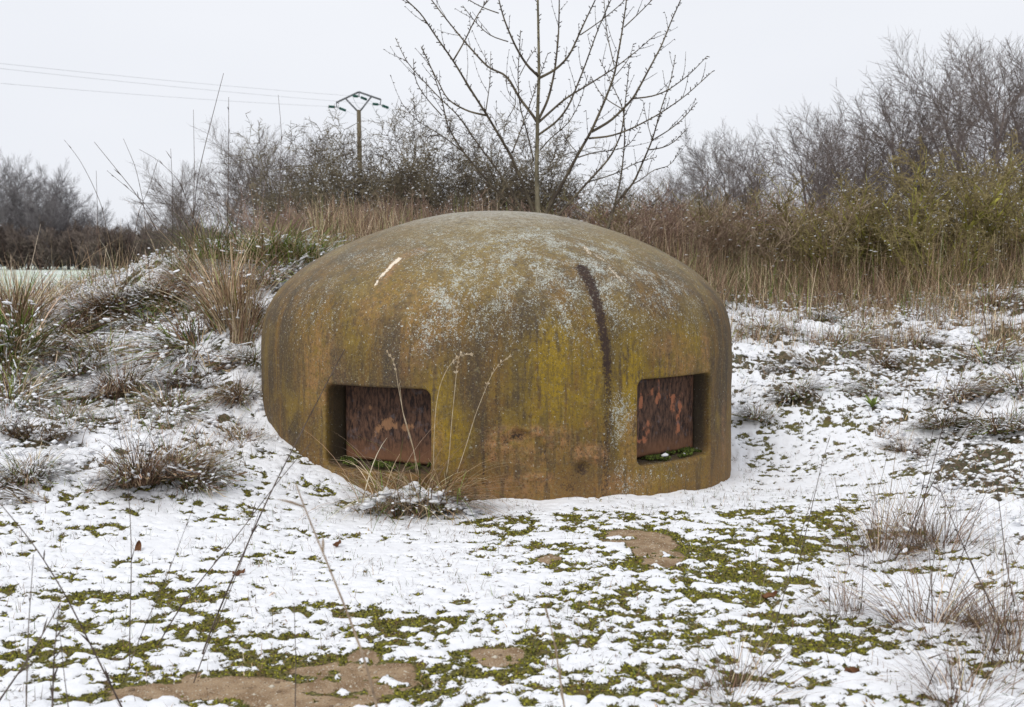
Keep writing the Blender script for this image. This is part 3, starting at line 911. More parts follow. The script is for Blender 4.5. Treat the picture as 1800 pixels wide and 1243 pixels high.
def plant_meshes(name, seed, stems, prm, mt, mc, snow=0.0, rs=(0.01, 0.006)):
    rg = random.Random(seed); out = []
    for (p, d, L, r) in stems(rg):
        grow(rg, p, d, L, r, 0, out, prm)
    lv = np.array([o[4] for o in out])
    A = np.array([o[0] for o in out]); B = np.array([o[1] for o in out]); ra = np.array([o[2] for o in out]); rb = np.array([o[3] for o in out])
    ns = prm['seg'][0]; i0 = np.nonzero(lv == 0)[0]; trunk = []
    groups = [i0[k:k + ns] for k in range(0, len(i0), ns)]
    if len(groups) > 12: groups = [i0]
    for gi in groups:
        g = Geo()
        if len(groups) > 1 or len(gi) == ns:
            V, Q, T = tube_geo(np.concatenate([A[gi], B[gi[-1:]]]), np.r_[ra[gi], rb[gi[-1]]], 7); g.add(V, Q, T)
        else:
            g.add(*segs_geo(A[gi], B[gi], ra[gi], rb[gi], 5))
        trunk.append(g.mesh(name + '_trunk', mt))
    g = Geo()
    m1 = (lv == 1)
    if m1.any(): g.add(*segs_geo(A[m1], B[m1], ra[m1], rb[m1], 4))
    m2 = lv > 1
    if m2.any(): g.add(*segs_geo(A[m2], B[m2], ra[m2], rb[m2], 3))
    crown = g.mesh(name + '_crown', mc, False)
    if mt is not mc:                      # boughs keep the look of the stems, only the twigs differ
        crown.materials.append(mt)
        idx = np.zeros(len(crown.polygons), np.int32); idx[:4 * int(m1.sum())] = 1
        crown.polygons.foreach_set('material_index', idx)
    sm = None
    if snow:
        r2 = np.random.default_rng(seed)
        hz = np.abs((B - A)[:, 2]) / (np.linalg.norm(B - A, axis=1) + 1e-9)
        pick = (r2.random(len(A)) < snow) & (hz < 0.85) & (lv > 0)
        pos = (A[pick] + B[pick]) / 2 + np.array([0, 0, 1]) * ra[pick][:, None]
        s = r2.uniform(rs[1], rs[0], (len(pos), 1)) * np.array([[1.5, 1.5, .8]])
        V, T = blobs_geo(pos, s, r2, OCT_V, OCT_T, 0.3)
        sm = mesh_from(name + '_snow', V, [T], M_SNOW)
    print(name, len(A))
    return trunk, crown, sm


def HGT(ms):
    """98 per cent height of a plant's branches"""
    a = np.empty(len(ms[1].vertices) * 3, np.float32); ms[1].vertices.foreach_get('co', a)
    return float(np.percentile(a[2::3], 99.3))


def make_plant(name, meshes, loc, rot=0, sc=1, label=None, cat='tree', group=None, szf=1.0, parts=('trunk', 'branches', 'clinging_snow')):
    e = bpy.data.objects.new(name, None); SC.collection.objects.link(e)
    e.location = loc; e.rotation_euler = (0, 0, rot); e.scale = (sc, sc, sc * szf)
    tag(e, label, cat, group)
    for pn, me in [(parts[0], q) for q in meshes[0]] + [(parts[1], meshes[1]), (parts[2], meshes[2])]:
        if me is not None:
            o = link(pn, me, e)
            if cat == 'bush' and group.startswith('low hedge'): o['kind'] = 'stuff'
            if pn in ('clinging_snow', 'canes', 'side_shoots'): o['kind'] = 'stuff'
    return e


one = lambda L, r: (lambda rg: [((0, 0, -0.1), (rg.gauss(0, .04), rg.gauss(0, .04), 1), L, r)])


def multi(n, L, r, spread, rad=0.3):
    def f(rg):
        S = []
        for i in range(n):
            a = 6.283 * i / n + rg.uniform(-.4, .4); s = spread * rg.uniform(.3, 1.1)
            S.append(((rad * math.cos(a) * rg.random(), rad * math.sin(a) * rg.random(), -0.05), (math.cos(a) * s, math.sin(a) * s, 1), L * rg.uniform(.75, 1.1), r * rg.uniform(.7, 1.1)))
        return S
    return f


# field maples/ashes far across the field: unit height about 10 m
P_TALL = dict(seg=[11, 6, 5, 3], wob=[.05, .09, .12, .14], up=[.03, .06, .06, .04], bare=[.2, .15, .1], kids=[2.7, 2.2, 2.0], spread=[.78, .6, .55], len=[.36, .40, .45], thin=.5, taper=.25, rmin=.013)
P_MID = dict(seg=[10, 6, 5, 3], wob=[.09, .11, .13, .15], up=[.02, .05, .05, .04], bare=[.22, .12, .1], kids=[2.3, 2.0, 1.9], spread=[.80, .65, .55], len=[.38, .42, .45], thin=.48, taper=.3, rmin=.0045)
P_THORN = dict(seg=[8, 6, 5, 2], wob=[.14, .18, .22, .25], up=[.03, .09, .07, .02], bare=[.1, .05, 0], kids=[1.8, 1.5, 1.3], spread=[.75, .85, 1.0], len=[.45, .40, .28], thin=.55, taper=.35, rmin=.0056)
P_CANE = dict(seg=[8, 5, 3], wob=[.09, .13, .15], up=[.01, .06, .05], bare=[.15, .1], kids=[1.5, 1.1], spread=[.5, .5], len=[.34, .4], thin=.6, taper=.4, rmin=.0042)

tallA = plant_meshes('field_tree', 11, one(9.0, .17), P_TALL, M_BARK_FAR, M_BARK_FAR)
tallB = plant_meshes('field_tree_b', 12, multi(3, 8.5, .12, .18, .3), {**P_TALL, 'kids': [1.9, 1.8, 1.8]}, M_BARK_FAR, M_BARK_FAR)
midA = plant_meshes('hedge_tree', 21, multi(4, 4.4, .06, .45, .3), {**P_MID, 'kids': [1.7, 1.6, 1.7]}, M_BARK_DARK, M_BARK_DARK)
midB = plant_meshes('hedge_tree_b', 22, one(5.0, .09), P_MID, M_BARK_DARK, M_BARK_DARK)
thornA = plant_meshes('blackthorn', 31, multi(6, 2.3, .032, .7, .4), P_THORN, M_THORN, M_THORN, .05, (.016, .009))
thornB = plant_meshes('blackthorn_b', 32, multi(7, 2.1, .03, .9, .5), {**P_THORN, 'kids': [1.7, 1.6, 1.3]}, M_THORN, M_THORN, .05, (.016, .009))
mossT = plant_meshes('mossy_thorn', 41, multi(5, 2.3, .055, 1.0, .4), {**P_THORN, 'rmin': .010, 'kids': [1.8, 1.4, .8]}, M_BARK_MOSS, simple('olive_brown_twig', (0.14, 0.11, 0.06), (0.33, 0.27, 0.13), 3, 0.9), .025, (.020, .010))
M_CANE_O = simple('olive_cane', (0.15, 0.13, 0.055), (0.34, 0.29, 0.14), 3, 0.85)
M_CANE_S = simple('straw_cane', (0.23, 0.165, 0.115), (0.45, 0.36, 0.25), 3, 0.85)
cane = plant_meshes('bramble', 51, multi(60, 1.7, .007, .55, 1.0), P_CANE, M_CANE, M_CANE, .015, (.018, .010))
caneO = plant_meshes('bramble_olive', 52, multi(56, 1.6, .007, .6, 1.0), P_CANE, M_CANE_O, M_CANE_O, .025, (.02, .010))
caneS = plant_meshes('bramble_straw', 53, multi(56, 1.6, .006, .6, 1.0), P_CANE, M_CANE_S, M_CANE_S, .02, (.018, .010))

# ------------------------------------------------------------------ far tree line, left
K = 0
far_trees = [(-30, 112, tallB, 1.0), (30, 105, tallA, 1.22), (68, 118, tallB, 1.18), (100, 108, tallA, 1.15), (140, 112, tallB, .98), (175, 116, tallA, .82), (215, 122, tallB, .72), (255, 118, tallA, .78), (-80, 110, tallA, 1.1), (50, 103, tallA, 1.12), (15, 120, tallB, 1.2), (85, 101, tallB, 1.02), (120, 106, tallA, 1.0), (-10, 104, tallA, 1.15)]
lab = ['far bare tree half cut off by the left frame edge', 'tall dark bare tree near the left edge of the far row', 'tallest many-stemmed bare tree of the far row across the snowy field', 'dark bare tree right of the tallest in the far row',
       'bare tree on the falling right shoulder of the far left row', 'low bare tree beyond the field behind the crossing dry stems', 'small bare tree past the end of the far row', 'single slim bare tree in the gap before the nearer trees', 'bare tree beyond the left frame edge across the field',
       'slightly lower tree nestled between the tallest far ones', 'tree in the back of the dense far row near the left edge', 'tree in the front of the far row with its stem left of the crossing stems', 'tree just right of the middle of the far row', 'first full tree of the far row from the left frame edge']
for (px, Y, ms, s), lb in zip(far_trees, lab):
    p = P(px, 470, Y); K += 1
    make_plant('bare_tree', ms, (p[0], Y, .7), K * 1.7, s * .68, lb, 'tree', 'bare trees across the field')
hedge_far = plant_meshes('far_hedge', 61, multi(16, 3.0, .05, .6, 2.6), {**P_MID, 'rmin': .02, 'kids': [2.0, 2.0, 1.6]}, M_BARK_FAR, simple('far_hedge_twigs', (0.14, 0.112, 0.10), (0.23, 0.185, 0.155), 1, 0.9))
fh = [('low dense hedge bush at the left frame edge across the field', -10), ('low dense hedge bush below the tallest far tree', 45), ('low dense hedge bush under the right part of the far tree row', 95), ('low brown hedge bush behind the tall crossing grass stems', 145), ('low brown hedge bush below the slim tree in the gap', 195),
      ('low hedge bush left of the nearer trees', 245), ('low hedge bush partly behind the snowy grass crest', 295), ('low hedge bush behind the nearer hedge trees', 345)]
for i, (lb, px) in enumerate(fh):
    p = P(px, 470, 100 + 3 * (i % 3))
    for dx in (0,):
        make_plant('hedge_bush', hedge_far, (p[0], p[1], .25), i * 1.3, 1.05 + .12 * math.sin(i * 2.2), lb, 'bush', 'low hedge across the field', 1.0)

# ------------------------------------------------------------------ nearer trees, middle left
def zb(x, y): return float(base_z(np.array([x]), np.array([y]))[0])


mids = [(300, 34, midA, .72, 'low bushy bare tree at the left end of the nearer hedge trees'), (345, 33, midB, .78, 'slim bare hedge tree behind the two tallest dry stems'), (395, 30, midA, .85, 'many-stemmed bare tree with forked pale trunks left of the dome'),
        (440, 34, midB, .95, 'upright bare tree right of the forked many-stemmed one'), (490, 32, midB, 1.0, 'tallest bare tree left of the utility pole'), (535, 34, midA, .90, 'bare tree at the edge of the dark thorn hedge'), (1240, 60, tallA, .80, 'pale slim bare tree seen far off right of the young tree'),
        (1330, 28, midA, .84, 'wide low bare tree nearest to the dome on the right'), (1290, 34, midB, .72, 'faint bare tree behind the brambles right of the dome'), (1410, 27, midB, .84, 'curving bare tree left of the middle of the right hedge'), (1470, 30, midA, .92, 'bushy bare tree in the middle of the right hedge'),
        (1560, 29, midB, 1.05, 'rounded bare tree left of the tallest right ones'), (1520, 33, midA, 1.0, 'bare tree behind the pale mossy branches on the right'), (1640, 30, midA, 1.12, 'bare tree joining the tallest tree on its left'), (1705, 27, midB, 1.36, 'tallest full crowned bare tree in the right hedge'),
        (1800, 28, midA, 1.45, 'tall bare tree cut by the right frame edge'), (1760, 33, midB, 1.5, 'tall bare tree standing behind the two at the right edge'), (1880, 27, midB, 1.4, 'tall bare tree just beyond the right frame edge'), (1180, 36, midA, .78, 'low bare tree behind the right side of the young tree')]
TOPS = {300: 335, 345: 275, 395: 255, 440: 250, 490: 210, 535: 235, 1240: 225, 1330: 235, 1290: 270, 1410: 215, 1470: 195, 1560: 160, 1520: 190, 1640: 130, 1705: 65, 1800: 50, 1760: 60, 1880: 40, 1180: 290, 620: 300}
for i, (px, Y, ms, s, lb) in enumerate(mids):
    p = P(px, 460, Y)
    zt = P(px, TOPS[px], Y)[2]
    make_plant('bare_tree', ms, (p[0], Y, zb(p[0], Y) - .05), i * 2.1 + .5, (zt - zb(p[0], Y)) / HGT(ms), lb, 'tree', 'bare trees of the hedges')

thorns = [(545, 19, thornA, .80, 'dark thorn shrub at the left end of the thorn hedge'), (600, 17.5, thornB, .98, 'dark thorn shrub in front of the utility pole'), (655, 18.5, thornA, 1.08, 'tall dark thorn shrub right of the utility pole'), (720, 17, thornB, 1.02, 'dark snow flecked thorn shrub midway between pole and young tree'),
          (780, 18.5, thornA, 1.05, 'tall thorn shrub left of the young tree'), (840, 17, thornB, 1.0, 'thorn shrub whose twigs mingle with the left limbs of the young tree'), (900, 18, thornA, .98, 'thorn shrub just left of the young trunk'), (975, 17.5, thornB, .88, 'thorn shrub just right of the young trunk'), (1040, 18.5, thornA, .74, 'thorn shrub behind the right limbs of the young tree'),
          (1100, 18, thornB, .62, 'low thorn shrub at the right end of the thorn hedge'), (500, 21, thornB, .7, 'low thorn shrub beside the bare trees left of the dome')]
for i, (px, Y, ms, s, lb) in enumerate(thorns):
    p = P(px, 430, Y)
    zt = P(px, np.interp(px, [500, 545, 600, 655, 720, 780, 840, 900, 975, 1040, 1100], [330, 235, 225, 200, 215, 200, 205, 215, 250, 285, 330]), Y)[2]
    make_plant('thorn_shrub', ms, (p[0], Y, zb(p[0], Y) - .03), i * 1.37, (zt - zb(p[0], Y)) / HGT(ms), lb, 'shrub', 'blackthorn shrubs behind the dome')

mossy = [(1450, 14.8, mossT, .78, 'mossy thorn bush with pale snow lined boughs right of the dome'), (1590, 14.6, mossT, 1.02, 'olive mossy thorn bush with a bough leaning to the left'), (1690, 15.0, mossT, .92, 'mossy green thorn bush right of the leaning bough'), (1780, 14.6, mossT, 1.08, 'mossy thorn bush at the right frame edge'),
         (1650, 13.6, mossT, .62, 'low mossy thorn bush in front of the taller ones'), (1520, 18.5, thornB, .85, 'dark thorn bush between the mossy ones on the right'), (1740, 19, thornA, 1.1, 'dark thorn bush behind the mossy ones at right'), (1840, 16, mossT, 1.0, 'mossy thorn bush just past the right frame edge'), (1390, 19, thornA, .62, 'dark low thorn bush behind the brambles right of the dome')]
for i, (px, Y, ms, s, lb) in enumerate(mossy):
    p = P(px, 430, Y)
    zt = P(px, [300, 255, 300, 270, 350, 330, 280, 260, 360][i], Y)[2]
    make_plant('thorn_bush', ms, (p[0], Y, zb(p[0], Y) - .03), i * 1.9 + (2.6 if i == 1 else 0), (zt - zb(p[0], Y)) / HGT(ms), lb, 'bush', 'thorn bushes of the right hedge')

bram = []
names_b = ['red brown bramble patch close to the right shoulder of the dome', 'bramble patch second from the dome on the right', 'bramble patch below the wide low bare tree', 'bramble patch left of the pale mossy bush', 'bramble patch below the pale mossy bush', 'bramble patch right of the pale mossy bush', 'bramble patch left of the leaning mossy bough',
           'bramble patch under the leaning mossy bough', 'bramble patch below the tallest right tree', 'bramble patch near the right frame edge', 'bramble patch at the right frame edge']
for i, lb in enumerate(names_b):
    px = 1140 + i * 66
    Y = 15.6 + (i % 3) * 1.1
    p = P(px, 430, Y)
    ms_ = [cane, caneO, cane, caneS, caneO, caneS, caneO, caneS, caneO, caneS, caneO][i]
    zt = P(px, [345, 335, 345, 350, 380, 385, 395, 400, 400, 400, 390][i], Y)[2]
    make_plant('bramble_patch', ms_, (p[0], Y, zb(p[0], Y) - .03), i * 2.3, 1.15, lb, 'bramble', 'bramble patches right of the dome', (zt - zb(p[0], Y)) / HGT(ms_) / 1.15, ('canes', 'side_shoots', 'clinging_snow'))
for i, (px, lb) in enumerate([(560, 'bramble patch behind the green grass left of the dome'), (640, 'bramble patch above the left shoulder of the dome'), (730, 'bramble patch behind the dome left of its top'), (1010, 'bramble patch behind the dome right of the young trunk')]):
    p = P(px, 430, 14 + .7 * (i % 2))
    make_plant('bramble_patch', [cane, caneS][i % 2], (p[0], p[1], zb(p[0], p[1]) - .05), i * 1.1 + 4, .62, lb, 'bramble', 'bramble patches behind the dome', .7, ('canes', 'side_shoots', 'clinging_snow'))

# ------------------------------------------------------------------ young tree behind the turret
TY = 10.6
def crop(L): return [(680 + a / 3.0, b / 3.0) for a, b in L]


limbs = [  # (points in px, base radius, tip radius, depth change to the tip)
    (crop([(797, 1200), (797, 1110), (790, 900), (794, 700), (795, 600), (803, 400), (800, 200), (796, 0), (798, -300), (790, -600)]), .024, .004, .0),
    (crop([(790, 1180), (768, 1100), (660, 830), (530, 610), (440, 470), (350, 320), (250, 180), (180, 70), (90, -10), (0, -110)]), .015, .004, -.9),
    (crop([(530, 610), (430, 590), (320, 530), (230, 350), (180, 245)]), .009, .003, .5),
    (crop([(350, 320), (410, 220), (460, 110), (530, 0), (600, -120)]), .007, .003, .3),
    (crop([(790, 640), (780, 620), (700, 520), (630, 390), (540, 365), (410, 220), (320, 110), (235, 0), (150, -120)]), .013, .004, .7),
    (crop([(803, 405), (740, 350), (680, 250), (620, 110), (590, 0), (560, -150)]), .012, .004, -.5),
    (crop([(803, 412), (890, 370), (960, 300), (1010, 190), (1060, 80), (1100, 0), (1150, -120)]), .012, .004, -.6),
    (crop([(795, 640), (850, 530), (885, 380), (905, 200), (910, 0), (905, -200)]), .012, .004, .5),
    (crop([(795, 650), (940, 520), (1090, 430), (1200, 360), (1330, 260), (1430, 170)]), .011, .003, .8),
    (crop([(795, 715), (900, 640), (960, 560), (1040, 360), (1115, 150), (1190, -20)]), .010, .004, -.8),
    (crop([(810, 1200), (850, 1100), (920, 980), (1010, 810), (1080, 690), (1150, 530), (1200, 400), (1240, 170), (1265, 0), (1270, -200)]), .017, .004, -.5),
    (crop([(1080, 695), (1180, 640), (1300, 520), (1380, 370), (1450, 240), (1500, 110), (1550, 0), (1590, -110)]), .012, .004, .4),
    (crop([(1300, 520), (1400, 510), (1480, 480), (1600, 390), (1690, 295)]), .007, .003, -.3),
    (crop([(1065, 730), (1180, 720), (1290, 680), (1440, 600), (1570, 510), (1720, 375)]), .009, .003, -.5),
    (crop([(1150, 1260), (1180, 1150), (1200, 1080), (1300, 970), (1400, 740), (1450, 560), (1500, 420), (1522, 290)]), .013, .003, .3),
    (crop([(1400, 740), (1500, 680), (1570, 620), (1630, 545)]), .006, .003, .2),
    (crop([(860, 1200), (900, 1140), (1060, 960), (1180, 830), (1240, 700), (1255, 560), (1280, 330)]), .013, .003, -.2),
    (crop([(1385, 790), (1470, 780), (1530, 740), (1585, 675)]), .006, .003, .2),
    (crop([(1060, 960), (1200, 920), (1330, 850), (1420, 830)]), .006, .003, .2),
    (crop([(1200, 1080), (1235, 940), (1255, 750), (1250, 580), (1180, 430), (1120, 310)]), .008, .003, .3),
    (crop([(1250, 580), (1130, 510), (1075, 400)]), .005, .003, .2),
    (crop([(750, 1180), (690, 1105), (560, 990), (400, 800), (320, 670), (290, 520), (240, 370), (185, 250)]), .012, .003, -.5),
    (crop([(740, 1150), (600, 920), (480, 760), (370, 600), (290, 530), (140, 370), (100, 320), (45, 200)]), .010, .003, .6),
    (crop([(290, 610), (200, 510), (145, 420), (140, 310)]), .005, .003, -.2),
    (crop([(660, 810), (720, 650), (790, 450), (850, 280)]), .006, .003, .3),
    (crop([(775, 850), (740, 700), (700, 560), (690, 400), (700, 250), (705, 160)]), .007, .003, -.4),
    (crop([(590, 70), (500, 40), (430, 0), (340, -70)]), .005, .003, .2),
    (crop([(640, 220), (540, 190), (460, 110), (400, 30)]), .005, .003, -.2),
    (crop([(1250, 145), (1330, 70), (1400, 0), (1450, -60)]), .005, .003, -.2),
    (crop([(1200, 350), (1160, 180), (1150, 60), (1140, -60)]), .005, .003, .2),
    (crop([(1020, 185), (1130, 110), (1250, 10), (1300, -60)]), .005, .003, .2),
    (crop([(1400, 740), (1370, 640), (1350, 530)]), .004, .002, -.1),
    (crop([(700, 400), (740, 320), (790, 250)]), .004, .002, .1),
    (crop([(520, 600), (545, 430), (548, 270)]), .005, .002, .2),
    (crop([(700, 520), (640, 620), (600, 380), (550, 220)][:2][::-1] + [(640, 520), (625, 400)]), .004, .002, .1),
    (crop([(1205, 400), (1290, 300), (1300, 230)]), .004, .002, .2),
    (crop([(1000, 800), (960, 760), (920, 680)]), .004, .002, .1),
    (crop([(1010, 830), (1100, 800), (1200, 795), (1280, 770), (1340, 670)]), .006, .002, .3),
    (crop([(810, 790), (850, 740), (960, 650), (1020, 540), (1060, 400)]), .006, .002, -.3),
    (crop([(560, 990), (480, 930), (400, 930), (330, 880)]), .005, .002, .2),
    (crop([(400, 800), (300, 720), (160, 640), (90, 560)]), .006, .002, -.2),
    (crop([(1300, 970), (1330, 960), (1420, 880), (1490, 890), (1555, 770)]), .005, .002, .1),
]
rg = random.Random(8)
done_px, done_Y = [], []
paths = []
for i, (L, r0, r1, dd) in enumerate(limbs):
    r0 *= 1.08; r1 *= .95
    L = np.array(L, float)
    # resample
    s = np.r_[0, np.cumsum(np.hypot(*np.diff(L, axis=0).T))]
    n = max(6, int(s[-1] / 10))
    t = np.linspace(0, s[-1], n)
    q = np.c_[np.interp(t, s, L[:, 0]), np.interp(t, s, L[:, 1])]
    for _ in range(2): q[1:-1] = (q[:-2] + 2 * q[1:-1] + q[2:]) / 4
    Y0 = TY
    if done_px:
        D = np.concatenate(done_px); YY = np.concatenate(done_Y)
        k = np.argmin(((D - q[0]) ** 2).sum(1))
        if ((D[k] - q[0]) ** 2).sum() < 400: Y0 = YY[k]
    yy = Y0 + dd * (t / s[-1]) ** 1.1
    if i == 0: yy = np.full(n, TY)
    pts = np.array([P(a, b, c) for (a, b), c in zip(q, yy)])
    rad = r0 + (r1 - r0) * (t / s[-1]) ** (.8 if i else .75)
    done_px.append(q); done_Y.append(yy); paths.append((pts, rad))
# bring the feet of the stems together into the ground
gy = zb(0.24, TY)
yt = bpy.data.objects.new('young_tree', None); SC.collection.objects.link(yt)
yt.location = (0.24, TY, gy); OR = np.array([0.24, TY, gy])
tag(yt, 'young bare tree with many budded rising limbs standing right behind the dome', 'tree')
gt, gb, gtw = Geo(), Geo(), Geo()
SA, SB, SRA, SRB = [], [], [], []
for i, (pts, rad) in enumerate(paths):
    if i in (0, 1, 10, 14, 16, 21, 22):
        foot = OR + np.array([rg.uniform(-.04, .04), 0, -.08])
        if i == 14: foot = np.array([pts[0][0] * .8, TY, gy - .08])
        m = 6; k = np.linspace(0, 1, m, endpoint=False)[:, None]
        pts = np.concatenate([foot * (1 - k) + pts[0] * k, pts]); rad = np.concatenate([np.full(m, rad[0] * 1.15), rad])
    V, Q, T = tube_geo(pts, rad, 9 if i == 0 else 6)
    (gt if i == 0 else gb).add(V - OR, Q, T)
    # buds and short spurs all along, a few side shoots
    seg = np.diff(pts, axis=0); sl = np.linalg.norm(seg, axis=1); tot = sl.sum()
    cum = np.r_[0, np.cumsum(sl)]
    x = 0.25
    while x < tot:
        k = min(np.searchsorted(cum, x) - 1, len(seg) - 1); f = (x - cum[k]) / sl[k]
        p = pts[k] + seg[k] * f; d = seg[k] / sl[k]; r = rad[k]
        a = np.array([rg.gauss(0, 1), rg.gauss(0, 1), rg.gauss(0, .6)]); a -= a.dot(d) * d; a /= np.linalg.norm(a)
        if i == 0 and r > .022: x += 0.2; continue
        dr = d * .55 + a * .8
        ln = rg.uniform(.010, .026)
        SA.append(p); SB.append(p + dr * (ln + r)); SRA.append(.0042); SRB.append(.0045)
        SA.append(p + dr * (ln + r)); SB.append(p + dr * (ln + r + .010)); SRA.append(.0060); SRB.append(.001)
        x += rg.uniform(.018, .055)
    x = tot * rg.uniform(.25, .4)
    while x < tot * .97 and i > 0:
        k = min(np.searchsorted(cum, x) - 1, len(seg) - 1); f = (x - cum[k]) / sl[k]
        p = pts[k] + seg[k] * f; d = seg[k] / sl[k]
        a = np.array([rg.gauss(0, 1), rg.gauss(0, 1), rg.gauss(.3, .6)]); a -= a.dot(d) * d; a /= np.linalg.norm(a)
        dr = d * .8 + a * .6; ln = rg.uniform(.08, .38)
        pr = p; r = .0032; m = max(3, int(ln / .06))
        for j in range(m):
            q2 = pr + dr / np.linalg.norm(dr) * ln / m; dr = dr + np.array([rg.gauss(0, .07), rg.gauss(0, .07), .09])
            SA.append(pr); SB.append(q2); SRA.append(r); SRB.append(r * .85); r *= .85
            b = np.array([rg.gauss(0, 1), rg.gauss(0, 1), rg.gauss(0, 1)]) * .010
            SA.append(q2); SB.append(q2 + b); SRA.append(.005); SRB.append(.002)
            pr = q2
        x += rg.uniform(.13, .36)
gtw.add(*[a if j else a - OR for j, a in enumerate(segs_geo(np.array(SA), np.array(SB), np.array(SRA), np.array(SRB), 3))])
link('trunk', gt.mesh('trunk', M_BARK_GREY), yt)
link('limbs', gb.mesh('limbs', simple('limb_bark', (0.065, 0.052, 0.04), (0.15, 0.125, 0.085), 9, 0.85)), yt)
link('twigs', gtw.mesh('twigs', M_TWIG, False), yt)

# ------------------------------------------------------------------ utility pole and wires
PY = 62.0
def PP(cx, cy): return P(560 + cx / 11.25, 140 + cy / 11.25, PY)
pole_top = PP(795, 600)
pb = np.array([pole_top[0], PY, .6])
pe = bpy.data.objects.new('utility_pole', None); SC.collection.objects.link(pe); pe.location = pb
tag(pe, 'brown utility pole with a steel chevron yoke and green insulators above the thorn hedge', 'utility pole')
V, Q, T = tube_geo(np.array([pb + [.08, 0, -.3], pb * .5 + pole_top * .5 + [.03, 0, 0], pole_top]) - pb, [.17, .14, .11], 10)
g = Geo(); g.add(V, Q, T); link('pole', g.mesh('pole', M_POLE), pe)


def bar(name, a, b, r=.055, m=M_STEEL, par=pe, org=pb):
    g = Geo(); V, Q, T = tube_geo(np.array([a, b]) - org, r, 6); g.add(V, Q, T); return link(name, g.mesh(name, m), par)


apex, lj, rj, le, re = PP(795, 245), PP(530, 372), PP(1045, 335), PP(350, 455), PP(1235, 398)
for a, b in ((le, apex), (apex, re)): bar('crossarm', a, b, .05)
for a, b in ((pole_top + [-.08, 0, -.05], lj), (pole_top + [.08, 0, -.05], rj)): bar('brace', a, b, .045)
hang = [(PP(800, 260), PP(800, 335), PP(690, 342), PP(955, 385)), (le, PP(360, 545), PP(200, 550), PP(545, 605)), (re, PP(1215, 495), PP(1070, 500), PP(1390, 550))]
ends = []
for a, c, l, r in hang:
    bar('hanger', a, c, .025)
    for e in (l, r):
        e = e + np.array([0, -1.2 if e is l else 1.2, 0]) * .3
        d = e - c; n = 6
        g = Geo()
        pts, rd = [], []
        for k in range(n):
            t0 = .25 + .65 * k / n
            for f, rr in ((0, .03), (.01, .075), (.06, .07), (.075, .03)):
                pts.append(c + d * (t0 + f)); rd.append(rr)
        V, Q, T = tube_geo(np.array(pts) - pb, rd, 8); g.add(V, Q, T)
        link('insulator', g.mesh('insulator', M_GLASS), pe)
        g = Geo(); V, Q, T = tube_geo(np.array([c, c + d * .25]) - pb, .02, 5); g.add(V, Q, T); link('clamp', g.mesh('clamp', M_STEEL), pe)
        if e[0] < c[0] or True: ends.append(e)
    # jumper loop under the pair
    k = np.linspace(0, 1, 12)[:, None]; l2, r2 = ends[-2], ends[-1]
    jp = l2 * (1 - k) + r2 * k - np.array([0, 0, 1]) * (4 * k * (1 - k)) * .55
    g = Geo(); V, Q, T = tube_geo(jp - pb, .012, 4); g.add(V, Q, T); link('jumper', g.mesh('jumper', M_WIRE), pe)
wire_t = [(ends[0], (0, 95), 'upper power line running left from the pole'), (ends[4], (0, 104), 'middle power line running left from the pole'), (ends[2], (0, 130), 'lowest power line running left from the pole')]
for e, (tx, ty), lb in wire_t:
    tgt = P(tx, ty, 44.0)
    far = e + (tgt - e) * 2.2
    k = np.linspace(0, 1, 40)[:, None]
    wp = e * (1 - k) + far * k - np.array([0, 0, 1]) * 4 * k * (1 - k) * .35
    # keep the height at the frame edge: the sag is small
    g = Geo(); V, Q, T = tube_geo(wp - wp[0], .0058, 4); g.add(V, Q, T)
    link('power_line', g.mesh('power_line', M_WIRE), None, wp[0], lb, 'power line', 'power lines')
for j, (e, lb) in enumerate(((ends[1], 'power line leaving the yoke middle to the right'), (ends[3], 'power line leaving the left insulators rearward'), (ends[5], 'power line leaving the right insulators rearward'))):
    far = e + np.array([14., 60, .3])
    k = np.linspace(0, 1, 20)[:, None]
    wp = e * (1 - k) + far * k - np.array([0, 0, 1]) * 4 * k * (1 - k) * .5
    g = Geo(); V, Q, T = tube_geo(wp - wp[0], .0058, 4); g.add(V, Q, T)
    link('power_line', g.mesh('power_line', M_WIRE), None, wp[0], lb, 'power line', 'power lines')

# ------------------------------------------------------------------ grass tussocks
STRAW, BROWN, DBROWN, GREEN, LGREEN, PALE = (.36, .265, .165), (.19, .12, .08), (.085, .055, .035), (.07, .10, .022), (.17, .22, .05), (.52, .43, .30)


def pal(rng, n, ws):
    C = np.array([STRAW, BROWN, DBROWN, GREEN, LGREEN, PALE]); ws = np.array(ws, float); ws /= ws.sum()
    c = C[rng.choice(6, n, p=ws)]
    return np.clip(c * 1.28 * rng.uniform(.6, 1.35, (n, 1)) * rng.uniform(.93, 1.07, (n, 3)), 0, 1)


